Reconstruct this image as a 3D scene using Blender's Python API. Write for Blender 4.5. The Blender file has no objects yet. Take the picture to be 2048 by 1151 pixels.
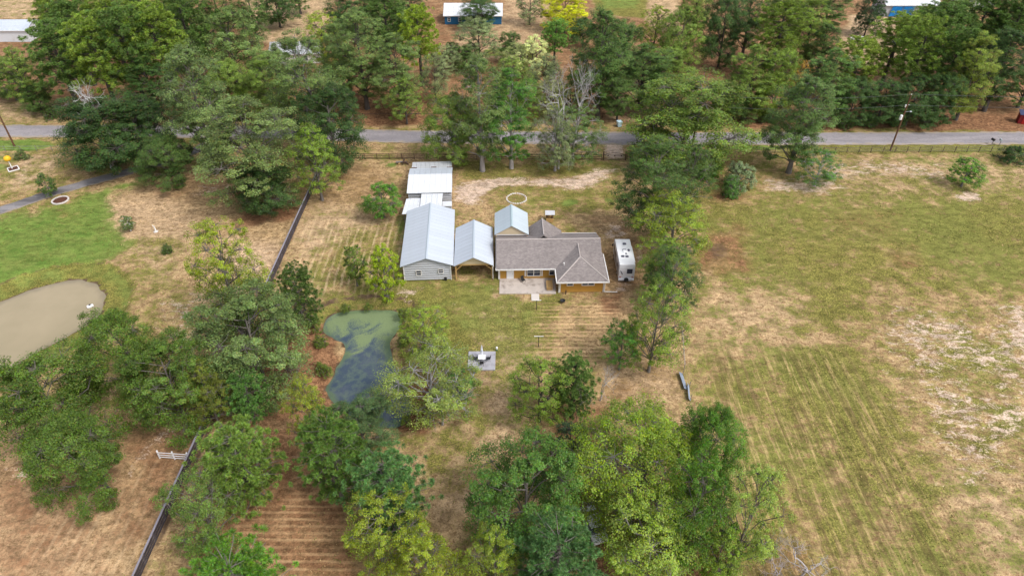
import bpy, math, random
import numpy as np
from mathutils import Vector

# ------------------------------------------------------------------ camera
scene = bpy.context.scene
C = scene.collection
CAM_H, CAM_PITCH, FOC = 66.0, math.radians(38.5), 1366.0
cam = bpy.data.objects.new('camera', bpy.data.cameras.new('camera'))
C.objects.link(cam)
cam.location = (0, 0, CAM_H)
cam.rotation_euler = (math.radians(90) - CAM_PITCH, 0, 0)
cam.data.sensor_width = 36.0
cam.data.lens = 36.0 * FOC / 2048.0
cam.data.clip_start = 0.5
cam.data.clip_end = 8000
scene.camera = cam

# ------------------------------------------------------------------ sky, sun, exposure
SUN_EL, SUN_AZ = math.radians(52), math.radians(125)     # azimuth clockwise from +Y
world = bpy.data.worlds.new('World')
scene.world = world
world.use_nodes = True
wn = world.node_tree
wn.nodes.clear()
sky = wn.nodes.new('ShaderNodeTexSky')
sky.sky_type = 'NISHITA'
sky.sun_disc = False
sky.sun_elevation = SUN_EL
sky.sun_rotation = SUN_AZ
sky.dust_density = 3.0
hs = wn.nodes.new('ShaderNodeHueSaturation')
hs.inputs['Saturation'].default_value = 0.44
bg = wn.nodes.new('ShaderNodeBackground')
bg.inputs['Strength'].default_value = 0.15
wo = wn.nodes.new('ShaderNodeOutputWorld')
wn.links.new(sky.outputs['Color'], hs.inputs['Color'])
wn.links.new(hs.outputs['Color'], bg.inputs['Color'])
wn.links.new(bg.outputs['Background'], wo.inputs['Surface'])

sun = bpy.data.objects.new('sun', bpy.data.lights.new('sun', 'SUN'))
C.objects.link(sun)
sun.data.energy = 1.3
sun.data.angle = math.radians(10)
sun.data.color = (1.0, 0.975, 0.945)
sd = Vector((math.sin(SUN_AZ) * math.cos(SUN_EL), math.cos(SUN_AZ) * math.cos(SUN_EL), math.sin(SUN_EL)))
sun.rotation_euler = (-sd).to_track_quat('-Z', 'Y').to_euler()
sun.location = (40, -20, 120)

scene.view_settings.view_transform = 'Standard'
scene.view_settings.look = 'None'
scene.view_settings.gamma = 1.0
scene.view_settings.exposure = 0.68
scene.view_settings.use_curve_mapping = False
try:
    scene.cycles.use_denoising = True
    scene.cycles.max_bounces = 5
    scene.cycles.diffuse_bounces = 3
    scene.cycles.transmission_bounces = 3
    scene.cycles.caustics_reflective = False
    scene.cycles.caustics_refractive = False
except Exception:
    pass

# ------------------------------------------------------------------ helpers
rng = np.random.default_rng(7)
random.seed(7)
S_, C_ = math.sin(CAM_PITCH), math.cos(CAM_PITCH)


def G(px, py, z=0.0):
    """survey: where the sight line of a photo point meets height z"""
    u = (px - 1024) / FOC
    v = -(py - 575.5) / FOC
    dy, dz = C_ + v * S_, -S_ + v * C_
    t = (z - CAM_H) / dz
    return (u * t, dy * t)


def height_at(Y, py):
    """height of a point standing at distance Y that is seen at photo row py"""
    v = -(py - 575.5) / FOC
    return CAM_H + Y * (-S_ + v * C_) / (C_ + v * S_)


def px_per_m(px, py):
    x, y = G(px, py)
    return FOC / (y * C_ + CAM_H * S_)


def tag(o, label, cat, group=None, kind=None):
    if label:
        o['label'] = label
    if cat:
        o['category'] = cat
    if group:
        o['group'] = group
    if kind:
        o['kind'] = kind
    return o


def empty(name, loc, rz=0.0):
    o = bpy.data.objects.new(name, None)
    C.objects.link(o)
    o.location = loc
    o.rotation_euler = (0, 0, rz)
    o.empty_display_size = 0.3
    return o


def thing(name, label, cat, loc=(0, 0, 0), rz=0.0, group=None):
    return tag(empty(name, loc, rz), label, cat, group)


class MB:
    """collects faces for one mesh"""
    def __init__(self):
        self.v, self.f = [], []

    def add(self, vs, fs):
        n = len(self.v)
        self.v += [tuple(p) for p in vs]
        self.f += [tuple(i + n for i in f) for f in fs]
        return self

    def box(self, x0, x1, y0, y1, z0, z1):
        return self.add([(x0, y0, z0), (x1, y0, z0), (x1, y1, z0), (x0, y1, z0), (x0, y0, z1), (x1, y0, z1), (x1, y1, z1), (x0, y1, z1)],
                        [(0, 3, 2, 1), (4, 5, 6, 7), (0, 1, 5, 4), (1, 2, 6, 5), (2, 3, 7, 6), (3, 0, 4, 7)])

    def bbox(self, x0, x1, y0, y1, z0, z1, b=0.05):
        """box with a chamfered top edge and corners"""
        def ring(i, z):
            return [(x0 + i + b, y0 + i, z), (x1 - i - b, y0 + i, z), (x1 - i, y0 + i + b, z), (x1 - i, y1 - i - b, z),
                    (x1 - i - b, y1 - i, z), (x0 + i + b, y1 - i, z), (x0 + i, y1 - i - b, z), (x0 + i, y0 + i + b, z)]
        vs = ring(0, z0) + ring(0, z1 - b) + ring(b * .7, z1)
        fs = [tuple(range(7, -1, -1)), tuple(range(16, 24))]
        for k in (0, 8):
            for i in range(8):
                j = (i + 1) % 8
                fs.append((k + i, k + j, k + 8 + j, k + 8 + i))
        return self.add(vs, fs)

    def slab(self, quad, th):
        """thick plate under a quad (given counter-clockwise seen from outside)"""
        q = [Vector(p) for p in quad]
        n = (q[1] - q[0]).cross(q[2] - q[0]).normalized()
        k = len(q)
        vs = q + [p - n * th for p in q]
        fs = [tuple(range(k)), tuple(range(2 * k - 1, k - 1, -1))]
        for i in range(k):
            j = (i + 1) % k
            fs.append((i, i + k, j + k, j))
        return self.add(vs, fs)

    def tube(self, pts, radii, sides=6, caps=True):
        pts = [Vector(p) for p in pts]
        n = len(pts)
        if not hasattr(radii, '__len__'):
            radii = [radii] * n
        base = len(self.v)
        up = Vector((0.13, 0.27, 0.95)).normalized()
        for i, p in enumerate(pts):
            d = (pts[min(i + 1, n - 1)] - pts[max(i - 1, 0)])
            if d.length < 1e-6:
                d = Vector((0, 0, 1))
            d.normalize()
            a = d.cross(up)
            if a.length < 0.05:
                a = d.cross(Vector((1, 0, 0)))
            a.normalize()
            b = d.cross(a)
            for k in range(sides):
                t = 2 * math.pi * k / sides
                q = p + (a * math.cos(t) + b * math.sin(t)) * radii[i]
                self.v.append((q.x, q.y, q.z))
        for i in range(n - 1):
            for k in range(sides):
                k2 = (k + 1) % sides
                o = base + i * sides
                self.f.append((o + k, o + k2, o + sides + k2, o + sides + k))
        if caps:
            self.f.append(tuple(base + k for k in range(sides - 1, -1, -1)))
            self.f.append(tuple(base + (n - 1) * sides + k for k in range(sides)))
        return self

    def lathe(self, prof, seg=12, cx=0, cy=0):
        base = len(self.v)
        for r, z in prof:
            for k in range(seg):
                t = 2 * math.pi * k / seg
                self.v.append((cx + r * math.cos(t), cy + r * math.sin(t), z))
        for i in range(len(prof) - 1):
            for k in range(seg):
                k2 = (k + 1) % seg
                o = base + i * seg
                self.f.append((o + k, o + k2, o + seg + k2, o + seg + k))
        self.f.append(tuple(base + k for k in range(seg - 1, -1, -1)))
        self.f.append(tuple(base + (len(prof) - 1) * seg + k for k in range(seg)))
        return self

    def mesh(self, name, m, smooth=False):
        me = bpy.data.meshes.new(name)
        me.from_pydata(self.v, [], self.f)
        if m is not None:
            me.materials.append(M[m] if isinstance(m, str) else m)
        if smooth:
            me.polygons.foreach_set('use_smooth', [True] * len(me.polygons))
        me.update()
        return me

    def build(self, name, m, parent=None, smooth=False, loc=None):
        return place(name, self.mesh(name, m, smooth), parent, loc)


def place(name, me, parent=None, loc=None, rot=None):
    o = bpy.data.objects.new(name, me)
    C.objects.link(o)
    if parent is not None:
        o.parent = parent
    if loc is not None:
        o.location = loc
    if rot is not None:
        o.rotation_euler = rot
    return o


# ------------------------------------------------------------------ node material kit
M = {}


class NT:
    def __init__(self, name):
        self.m = bpy.data.materials.new(name)
        self.m.use_nodes = True
        self.t = self.m.node_tree
        self.t.nodes.clear()
        self.out = self.t.nodes.new('ShaderNodeOutputMaterial')
        M[name] = self.m

    def n(self, typ, **kw):
        nd = self.t.nodes.new(typ)
        for k, v in kw.items():
            setattr(nd, k, v)
        return nd

    def link(self, a, b):
        self.t.links.new(a, b)

    def val(self, sock, x):
        if isinstance(x, bpy.types.NodeSocket):
            self.link(x, sock)
        else:
            if isinstance(x, (tuple, list)) and len(x) == 3 and len(sock.default_value) == 4:
                x = (*x, 1)
            sock.default_value = x

    def math(self, op, a, b=0.0, c=0.0, clamp=False):
        nd = self.n('ShaderNodeMath', operation=op, use_clamp=clamp)
        self.val(nd.inputs[0], a)
        self.val(nd.inputs[1], b)
        self.val(nd.inputs[2], c)
        return nd.outputs[0]

    def mix(self, fac, a, b, blend='MIX'):
        nd = self.n('ShaderNodeMix', data_type='RGBA', blend_type=blend)
        self.val(nd.inputs[0], fac)
        self.val(nd.inputs[6], a)
        self.val(nd.inputs[7], b)
        return nd.outputs[2]

    def pos(self):
        if not hasattr(self, '_pos'):
            self._pos = self.n('ShaderNodeTexCoord').outputs['Object']
        return self._pos

    def mapped(self, scale=(1, 1, 1), rz=0.0, vec=None, loc=(0, 0, 0)):
        nd = self.n('ShaderNodeMapping')
        self.link(vec or self.pos(), nd.inputs['Vector'])
        nd.inputs['Scale'].default_value = scale
        nd.inputs['Rotation'].default_value = (0, 0, rz)
        nd.inputs['Location'].default_value = loc
        return nd.outputs[0]

    def noise(self, scale, detail=2.0, rough=0.55, vec=None, distort=0.0):
        nd = self.n('ShaderNodeTexNoise')
        self.link(vec or self.pos(), nd.inputs['Vector'])
        nd.inputs['Scale'].default_value = scale
        nd.inputs['Detail'].default_value = detail
        nd.inputs['Roughness'].default_value = rough
        nd.inputs['Distortion'].default_value = distort
        return nd.outputs[0]

    def sstep(self, x, lo, hi, a=0.0, b=1.0):
        nd = self.n('ShaderNodeMapRange', interpolation_type='SMOOTHSTEP')
        self.val(nd.inputs[0], x)
        for i, v in enumerate((lo, hi, a, b)):
            nd.inputs[i + 1].default_value = v
        return nd.outputs[0]

    def scalecol(self, col, f):
        nd = self.n('ShaderNodeVectorMath', operation='SCALE')
        self.val(nd.inputs[0], col)
        self.val(nd.inputs[3], f)
        return nd.outputs[0]

    def bump(self, h, strength=0.4, dist=0.05):
        nd = self.n('ShaderNodeBump')
        nd.inputs['Strength'].default_value = strength
        nd.inputs['Distance'].default_value = dist
        self.val(nd.inputs['Height'], h)
        return nd.outputs[0]

    def principled(self, col, rough=0.8, spec=0.3, metal=0.0, normal=None):
        p = self.n('ShaderNodeBsdfPrincipled')
        self.val(p.inputs['Base Color'], col)
        self.val(p.inputs['Roughness'], rough)
        self.val(p.inputs['Metallic'], metal)
        p.inputs['Specular IOR Level'].default_value = spec
        if normal is not None:
            self.link(normal, p.inputs['Normal'])
        self.link(p.outputs[0], self.out.inputs['Surface'])
        return p


def simple(name, col, rough=0.7, var=0.18, scale=2.0, spec=0.3, metal=0.0, dirt=None, dirt_amt=0.3, bump=0.0, stretch=(1, 1, 1)):
    k = NT(name)
    vec = k.mapped(stretch)
    n1 = k.noise(scale, 4, 0.6, vec)
    n2 = k.noise(scale * 7, 2, 0.6, vec)
    f = k.math('ADD', k.math('MULTIPLY', n1, 0.65), k.math('MULTIPLY', n2, 0.35))
    f = k.math('MULTIPLY_ADD', f, 2 * var, 1 - var)
    oi = k.n('ShaderNodeObjectInfo')
    f = k.math('MULTIPLY', f, k.math('MULTIPLY_ADD', oi.outputs['Random'], var * 0.5, 1 - var * 0.25))
    c = k.scalecol(col, f)
    if dirt:
        d = k.sstep(k.noise(scale * 0.6, 5, 0.65, vec), 0.48, 0.72, 0, dirt_amt)
        c = k.mix(d, c, dirt)
    nm = k.bump(n2, bump, 0.02) if bump else None
    k.principled(c, rough, spec, metal, nm)
    return k.m


simple('metal_white', (0.49, 0.53, 0.585), 0.42, 0.13, 0.8, 0.4, 0.0, (0.40, 0.41, 0.42), 0.45, stretch=(0.3, 1.5, 1))
simple('metal_bright', (0.66, 0.68, 0.71), 0.5, 0.10, 0.8, 0.4, 0.0, (0.50, 0.48, 0.45), 0.5)
simple('metal_green', (0.47, 0.53, 0.57), 0.42, 0.12, 0.8, 0.4, 0.0, (0.38, 0.43, 0.43), 0.4)
simple('metal_ridge', (0.40, 0.45, 0.50), 0.45, 0.06, 1.0)
simple('metal_ridge_green', (0.36, 0.45, 0.48), 0.45, 0.06, 1.0)
simple('metal_siding', (0.40, 0.41, 0.435), 0.5, 0.09, 1.0, 0.4, 0, (0.42, 0.38, 0.33), 0.35)
simple('metal_old', (0.50, 0.51, 0.53), 0.55, 0.14, 0.8, 0.3, 0, (0.10, 0.055, 0.035), 0.55, stretch=(1, 0.6, 1))
simple('trim_white', (0.74, 0.72, 0.69), 0.55, 0.06, 1.5, dirt=(0.5, 0.45, 0.38), dirt_amt=0.25)
simple('beige_panel', (0.58, 0.47, 0.31), 0.7, 0.07, 1.2, dirt=(0.42, 0.33, 0.22), dirt_amt=0.2)
simple('timber_new', (0.48, 0.30, 0.12), 0.7, 0.2, 2.0, stretch=(1, 1, 0.2))
simple('timber_grey', (0.19, 0.165, 0.15), 0.85, 0.25, 2.0, stretch=(1, 0.3, 1))
simple('timber_dark', (0.052, 0.043, 0.048), 0.8, 0.5, 1.2, 0.35, dirt=(0.19, 0.17, 0.19), dirt_amt=0.5, stretch=(1, 0.25, 1))
simple('timber_capped', (0.27, 0.25, 0.29), 0.75, 0.3, 1.2, 0.35, stretch=(1, 0.25, 1))
simple('timber_brown', (0.105, 0.062, 0.043), 0.85, 0.3, 1.5)
simple('pole_wood', (0.13, 0.065, 0.035), 0.85, 0.3, 1.5, stretch=(1, 1, 0.2))
simple('concrete', (0.46, 0.40, 0.35), 0.85, 0.3, 0.8, 0.2, 0, (0.15, 0.12, 0.10), 0.9, 0.2)
simple('concrete_pale', (0.58, 0.53, 0.48), 0.85, 0.12, 1.0, 0.2)
simple('concrete_grey', (0.38, 0.37, 0.40), 0.85, 0.2, 1.2, 0.2, 0, (0.15, 0.14, 0.15), 0.6)
simple('stone_white', (0.62, 0.57, 0.53), 0.85, 0.22, 2.0)
simple('mulch', (0.10, 0.045, 0.03), 0.95, 0.4, 4.0, 0.1, bump=0.5)
simple('black_iron', (0.02, 0.02, 0.022), 0.5, 0.2, 3.0, 0.4)
simple('steel', (0.42, 0.45, 0.48), 0.4, 0.1, 2.0, 0.5)
simple('rv_white', (0.80, 0.80, 0.80), 0.3, 0.04, 0.7, 0.5, dirt=(0.62, 0.60, 0.57), dirt_amt=0.2)
simple('rv_side', (0.62, 0.62, 0.65), 0.28, 0.05, 1.0, 0.5)
simple('rv_stripe', (0.10, 0.10, 0.13), 0.3, 0.1, 2.0, 0.5)
simple('rv_tan', (0.36, 0.31, 0.27), 0.3, 0.1, 2.0, 0.5)
simple('rubber', (0.02, 0.02, 0.02), 0.85, 0.2, 4.0)
simple('red_lens', (0.35, 0.02, 0.02), 0.25, 0.1, 4.0, 0.5)
simple('roof_vent', (0.10, 0.10, 0.13), 0.4, 0.15, 3.0)
simple('blue_wall', (0.02, 0.115, 0.24), 0.6, 0.15, 1.0, 0.3)
simple('red_wall', (0.20, 0.012, 0.015), 0.6, 0.15, 1.0, 0.3)
simple('roof_dark_blue', (0.045, 0.055, 0.12), 0.6, 0.15, 1.0)
simple('tarp_blue', (0.01, 0.22, 0.62), 0.45, 0.25, 0.7, 0.4, bump=0.4)
simple('yellow_plastic', (0.75, 0.44, 0.02), 0.5, 0.08, 2.0)
simple('straw_bale', (0.45, 0.30, 0.12), 0.9, 0.3, 4.0, bump=0.5)
simple('pale_blue', (0.50, 0.66, 0.74), 0.5, 0.1, 2.0)
simple('fabric_blue', (0.30, 0.38, 0.55), 0.8, 0.2, 3.0)
simple('fabric_white', (0.72, 0.74, 0.80), 0.8, 0.1, 3.0)
simple('plastic_white', (0.80, 0.79, 0.80), 0.4, 0.05, 2.0)
simple('wire', (0.10, 0.11, 0.11), 0.5, 0.1, 1.0)
simple('galvanised', (0.24, 0.275, 0.33), 0.4, 0.15, 1.2, 0.5)
simple('leaf_green_small', (0.06, 0.16, 0.05), 0.7, 0.3, 3.0)


def glass_mat():
    k = NT('glass')
    c = k.mix(k.noise(1.3, 3), (0.015, 0.02, 0.035), (0.05, 0.06, 0.09))
    k.principled(c, 0.08, 0.6)


def shingle_mat():
    k = NT('shingles')
    v = k.mapped((1.0, 1.0, 1.0))
    br = k.n('ShaderNodeTexBrick')
    k.link(v, br.inputs['Vector'])
    br.inputs['Scale'].default_value = 1.0
    br.inputs['Brick Width'].default_value = 0.36
    br.inputs['Row Height'].default_value = 0.15
    br.inputs['Mortar Size'].default_value = 0.012
    br.inputs['Mortar Smooth'].default_value = 0.3
    br.inputs['Color1'].default_value = (0.205, 0.178, 0.17, 1)
    br.inputs['Color2'].default_value = (0.29, 0.255, 0.24, 1)
    br.inputs['Mortar'].default_value = (0.165, 0.14, 0.135, 1)
    n1 = k.noise(0.35, 4, 0.6)
    st = k.noise(1.0, 4, 0.65, k.mapped((1.6, 0.25, 1)))
    f = k.math('MULTIPLY_ADD', n1, 0.5, 0.72)
    f = k.math('MULTIPLY', f, k.math('MULTIPLY_ADD', st, 0.35, 0.84))
    f = k.math('MULTIPLY', f, k.math('MULTIPLY_ADD', k.noise(9, 2), 0.4, 0.8))
    c = k.scalecol(br.outputs['Color'], f)
    k.principled(c, 0.92, 0.15, 0, k.bump(br.outputs['Fac'], -0.4, 0.02))


def siding_mat():
    k = NT('ochre_siding')
    sep = k.n('ShaderNodeSeparateXYZ')
    k.link(k.pos(), sep.inputs[0])
    fr = k.math('FRACT', k.math('MULTIPLY', sep.outputs['Z'], 1 / 0.2))
    f = k.math('MULTIPLY_ADD', k.sstep(fr, 0.0, 0.16), 0.3, 0.7)
    f = k.math('MULTIPLY', f, k.math('MULTIPLY_ADD', k.noise(1.0, 4, 0.6), 0.4, 0.8))
    c = k.scalecol((0.47, 0.255, 0.055), f)
    k.principled(c, 0.75, 0.2, 0, k.bump(fr, 0.5, 0.02))


def asphalt_mat(name, c0, c1, edge):
    k = NT(name)
    n1 = k.noise(0.25, 5, 0.65, k.mapped((0.25, 1.6, 1)))
    n2 = k.noise(6, 3, 0.7)
    cr = k.sstep(k.noise(0.6, 6, 0.7, k.mapped((0.6, 1, 1)), 1.2), 0.50, 0.53)
    cr2 = k.sstep(k.noise(0.6, 6, 0.7, k.mapped((0.6, 1, 1)), 1.2), 0.53, 0.56)
    crack = k.math('SUBTRACT', cr, cr2)
    c = k.mix(k.sstep(n1, 0.3, 0.7), c0, c1)
    c = k.scalecol(c, k.math('MULTIPLY_ADD', n2, 0.5, 0.75))
    c = k.mix(k.math('MULTIPLY', crack, 0.35), c, (0.09, 0.085, 0.09))
    at = k.n('ShaderNodeAttribute', attribute_name='edge').outputs['Fac']
    e = k.math('MULTIPLY', k.sstep(k.math('ADD', at, k.math('MULTIPLY_ADD', k.noise(0.8, 4), 0.9, -0.45)), 0.7, 0.95), 0.75)
    c = k.mix(e, c, edge)
    k.principled(c, 0.9, 0.2, 0, k.bump(n2, 0.3, 0.01))


def leaf_mats():
    for nm, tr, gl in (('leaves', 0.30, 0.2), ('needles', 0.2, 0.2)):
        k = NT(nm)
        oi = k.n('ShaderNodeObjectInfo')
        ge = k.n('ShaderNodeNewGeometry')
        tone = k.n('ShaderNodeAttribute', attribute_name='tone').outputs['Fac']
        isl = ge.outputs['Random Per Island']
        f = k.math('MULTIPLY', k.math('MULTIPLY_ADD', isl, 0.6, 0.7), k.math('MULTIPLY_ADD', tone, 1.0, 0.5))
        c = k.scalecol(oi.outputs['Color'], f)
        hsv = k.n('ShaderNodeHueSaturation')
        k.link(k.math('MULTIPLY_ADD', k.math('FRACT', k.math('MULTIPLY', isl, 17.3)), 0.05, 0.472), hsv.inputs['Hue'])
        k.link(k.math('MULTIPLY_ADD', k.math('FRACT', k.math('MULTIPLY', isl, 7.7)), 0.3, 0.90), hsv.inputs['Saturation'])
        k.link(c, hsv.inputs['Color'])
        c = hsv.outputs[0]
        # a few dry leaves
        dry = k.math('GREATER_THAN', k.math('FRACT', k.math('MULTIPLY', isl, 31.7)), 0.965)
        c = k.mix(k.math('MULTIPLY', dry, 0.6), c, (0.26, 0.16, 0.05))
        p = k.n('ShaderNodeBsdfPrincipled')
        k.link(c, p.inputs['Base Color'])
        p.inputs['Roughness'].default_value = 0.5
        p.inputs['Specular IOR Level'].default_value = gl
        t = k.n('ShaderNodeBsdfTranslucent')
        k.link(k.mix(0.5, c, k.scalecol(c, 1.5)), t.inputs['Color'])
        mx = k.n('ShaderNodeMixShader')
        mx.inputs[0].default_value = tr
        k.link(p.outputs[0], mx.inputs[1])
        k.link(t.outputs[0], mx.inputs[2])
        k.link(mx.outputs[0], k.out.inputs['Surface'])
    k = NT('bark')
    oi = k.n('ShaderNodeObjectInfo')
    f = k.math('MULTIPLY_ADD', k.noise(2.5, 5, 0.7, k.mapped((1, 1, 0.3))), 0.9, 0.55)
    k.principled(k.scalecol(oi.outputs['Color'], f), 0.9, 0.15, 0, k.bump(k.noise(9, 3), 0.5, 0.03))


def ground_mat():
    k = NT('ground')
    A = k.n('ShaderNodeSeparateColor')
    k.link(k.n('ShaderNodeAttribute', attribute_name='cover').outputs['Color'], A.inputs[0])
    B = k.n('ShaderNodeSeparateColor')
    k.link(k.n('ShaderNodeAttribute', attribute_name='wear').outputs['Color'], B.inputs[0])
    D = k.n('ShaderNodeSeparateColor')
    k.link(k.n('ShaderNodeAttribute', attribute_name='mow').outputs['Color'], D.inputs[0])
    green, sand, litter = A.outputs
    lush, mud, pale = B.outputs
    rows, drill, lanes = D.outputs
    n_big = k.noise(0.045, 4, 0.6)
    n_mid = k.noise(0.33, 5, 0.68)
    n_fine = k.noise(1.5, 4, 0.72)
    n_speck = k.noise(5.5, 2, 0.7)
    fs = k.math('ADD', k.math('MULTIPLY', n_fine, 0.7), k.math('MULTIPLY', n_speck, 0.3))

    def th(m, n, kk, lo=0.40, hi=0.60):
        return k.sstep(k.math('ADD', m, k.math('MULTIPLY_ADD', n, kk, -kk * 0.5)), lo, hi)
    straw = k.mix(k.sstep(fs, 0.36, 0.62), (0.195, 0.118, 0.054), (0.50, 0.345, 0.18))
    straw = k.mix(k.math('MULTIPLY', k.sstep(n_mid, 0.42, 0.68), 0.5), straw, (0.27, 0.185, 0.10))
    straw = k.mix(k.math('MULTIPLY', pale, k.sstep(fs, 0.3, 0.6)), straw, (0.56, 0.40, 0.27))
    grass = k.mix(k.sstep(n_speck, 0.34, 0.66), (0.072, 0.08, 0.015), (0.25, 0.225, 0.052))
    grass = k.mix(k.sstep(n_big, 0.4, 0.65), grass, k.mix(n_speck, (0.07, 0.088, 0.017), (0.205, 0.21, 0.046)))
    gn = k.math('ADD', k.math('MULTIPLY', n_mid, 0.5), k.math('MULTIPLY', fs, 0.5))
    c = k.mix(k.math('MULTIPLY', th(green, gn, 2.7, 0.34, 0.66), 0.92), straw, grass)
    lushc = k.mix(k.sstep(n_mid, 0.3, 0.7), k.mix(n_speck, (0.075, 0.14, 0.022), (0.15, 0.235, 0.045)), k.mix(n_speck, (0.125, 0.16, 0.032), (0.215, 0.25, 0.068)))
    c = k.mix(th(lush, n_mid, 0.9, 0.36, 0.66), c, lushc)
    lit = k.mix(k.sstep(fs, 0.38, 0.62), (0.11, 0.052, 0.028), (0.32, 0.172, 0.088))
    lit = k.mix(k.math('MULTIPLY', k.sstep(n_mid, 0.4, 0.7), 0.5), lit, (0.215, 0.11, 0.055))
    c = k.mix(th(litter, gn, 1.2, 0.34, 0.68), c, lit)
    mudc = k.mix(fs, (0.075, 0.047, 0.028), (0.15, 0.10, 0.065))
    c = k.mix(th(mud, fs, 1.0, 0.36, 0.68), c, mudc)  # mud, plus the shade line painted beside the boundary fence
    sandc = k.mix(k.sstep(fs, 0.34, 0.6), (0.38, 0.265, 0.185), (0.58, 0.445, 0.345))
    sn = k.math('ADD', k.math('MULTIPLY', k.noise(0.9, 5, 0.75, k.mapped((0.6, 1.15, 1), 0.5), 0.8), 0.75), k.math('MULTIPLY', n_speck, 0.25))
    c = k.mix(th(sand, sn, 2.4, 0.38, 0.70), c, sandc)
    # mown rows (along X), drill rows (along the field), lanes (along Y)
    sep = k.n('ShaderNodeSeparateXYZ')
    k.link(k.pos(), sep.inputs[0])
    w = k.math('MULTIPLY_ADD', k.noise(0.10, 4), 7.0, 0)
    r1 = k.math('SINE', k.math('MULTIPLY_ADD', sep.outputs['Y'], 2 * math.pi / 0.82, k.math('MULTIPLY', w, 0.6)))
    r1 = k.math('MULTIPLY', k.sstep(r1, -0.3, 0.95), k.sstep(k.noise(0.8, 3, 0.6, k.mapped((0.35, 1.5, 1))), 0.32, 0.6))
    c = k.mix(k.math('MULTIPLY', k.math('MULTIPLY', rows, r1), 0.75), c, (0.58, 0.38, 0.20))
    a = math.atan2(G(1990, 1151)[0] - G(1690, 700)[0], -(G(1990, 1151)[1] - G(1690, 700)[1]))
    st = k.noise(1.0, 4, 0.65, k.mapped((1.5, 0.05, 1), -a))
    st2 = k.noise(1.0, 3, 0.65, k.mapped((2.6, 0.3, 1), -a))
    r2 = k.math('MULTIPLY', k.sstep(st, 0.47, 0.60), k.sstep(st2, 0.38, 0.62))
    c = k.mix(k.math('MULTIPLY', k.math('MULTIPLY', drill, r2), 0.6), c, (0.46, 0.32, 0.155))
    r3d = k.sstep(k.noise(1.0, 4, 0.65, k.mapped((1.25, 0.05, 1), -a, None, (3, 7, 0))), 0.48, 0.62)
    c = k.mix(k.math('MULTIPLY', k.math('MULTIPLY', drill, r3d), 0.6), c, (0.12, 0.085, 0.035))
    r3 = k.math('SINE', k.math('MULTIPLY_ADD', sep.outputs['X'], 2 * math.pi / 1.15, w))
    r3 = k.math('MULTIPLY', k.sstep(r3, 0.0, 0.95), k.sstep(k.noise(0.8, 3, 0.6, k.mapped((1.4, 0.3, 1))), 0.35, 0.62))
    c = k.mix(k.math('MULTIPLY', k.math('MULTIPLY', lanes, r3), 0.65), c, (0.58, 0.42, 0.25))
    # broad tone drift and grain
    patch = k.noise(0.85, 5, 0.75, k.mapped((0.55, 1, 1)), 0.6)
    f = k.math('MULTIPLY', k.math('MULTIPLY_ADD', n_big, 0.5, 0.78), k.math('MULTIPLY_ADD', n_speck, 0.6, 0.72))
    f = k.math('MULTIPLY', f, k.sstep(patch, 0.3, 0.7, 0.68, 1.32))
    c = k.scalecol(c, f)
    hgt = k.math('ADD', n_speck, k.math('MULTIPLY', n_fine, 1.5))
    k.principled(c, 0.95, 0.08, 0, k.bump(hgt, 0.6, 0.09))


def water_mats():
    k = NT('muddy_water')
    c = k.mix(k.sstep(k.noise(0.06, 4, 0.6), 0.35, 0.7), (0.30, 0.245, 0.145), (0.38, 0.305, 0.19))
    c = k.mix(k.sstep(k.noise(0.5, 5, 0.7), 0.62, 0.75, 0, 0.25), c, (0.20, 0.18, 0.11))
    ed = k.n('ShaderNodeAttribute', attribute_name='edge').outputs['Fac']
    c = k.mix(k.sstep(k.math('ADD', ed, k.math('MULTIPLY_ADD', k.noise(0.7, 4), 0.8, -0.4)), 0.3, 1.0, 0, 0.55), c, (0.17, 0.14, 0.09))
    k.principled(c, 0.14, 0.5, 0, k.bump(k.noise(1.2, 4, 0.6, k.mapped((1, 2.2, 1))), 0.08, 0.05))
    k = NT('algae_water')
    sep = k.n('ShaderNodeSeparateXYZ')
    k.link(k.pos(), sep.inputs[0])
    x, y = G(720, 720)
    yy = k.math('MULTIPLY_ADD', sep.outputs['Y'], 1 / 14.0, -y / 14.0)     # about -1 near shore, +0.8 far shore
    nz = k.noise(0.22, 5, 0.62, None, 1.1)
    nf = k.noise(7, 3, 0.75)
    nm = k.noise(0.9, 4, 0.7)
    clear = k.mix(k.sstep(nz, 0.35, 0.7), (0.045, 0.068, 0.105), (0.09, 0.105, 0.14))
    weed = k.mix(nm, (0.07, 0.11, 0.095), (0.14, 0.18, 0.135))
    c = k.mix(k.sstep(k.math('ADD', nm, k.math('MULTIPLY_ADD', nf, 0.5, -0.25)), 0.40, 0.66, 0.05, 0.75), clear, weed)
    scum = k.mix(nf, (0.13, 0.19, 0.075), (0.27, 0.33, 0.15))
    m1 = k.math('MULTIPLY', k.sstep(k.math('ADD', k.math('ADD', yy, k.math('MULTIPLY_ADD', nz, 1.8, -0.9)), k.math('MULTIPLY_ADD', nf, 0.6, -0.3)), 0.18, 0.48), 0.85)
    edge = k.n('ShaderNodeAttribute', attribute_name='edge').outputs['Fac']
    m2 = k.sstep(k.math('ADD', edge, k.math('MULTIPLY_ADD', nz, 1.3, -0.65)), 0.62, 0.95, 0, 0.7)
    c = k.mix(m1, c, scum)
    c = k.mix(m2, c, k.mix(nm, (0.06, 0.11, 0.045), (0.15, 0.20, 0.10)))
    ro = k.math('MULTIPLY_ADD', m1, 0.5, 0.30)
    k.principled(c, ro, 0.28, 0, k.bump(nf, 0.12, 0.02))


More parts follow.
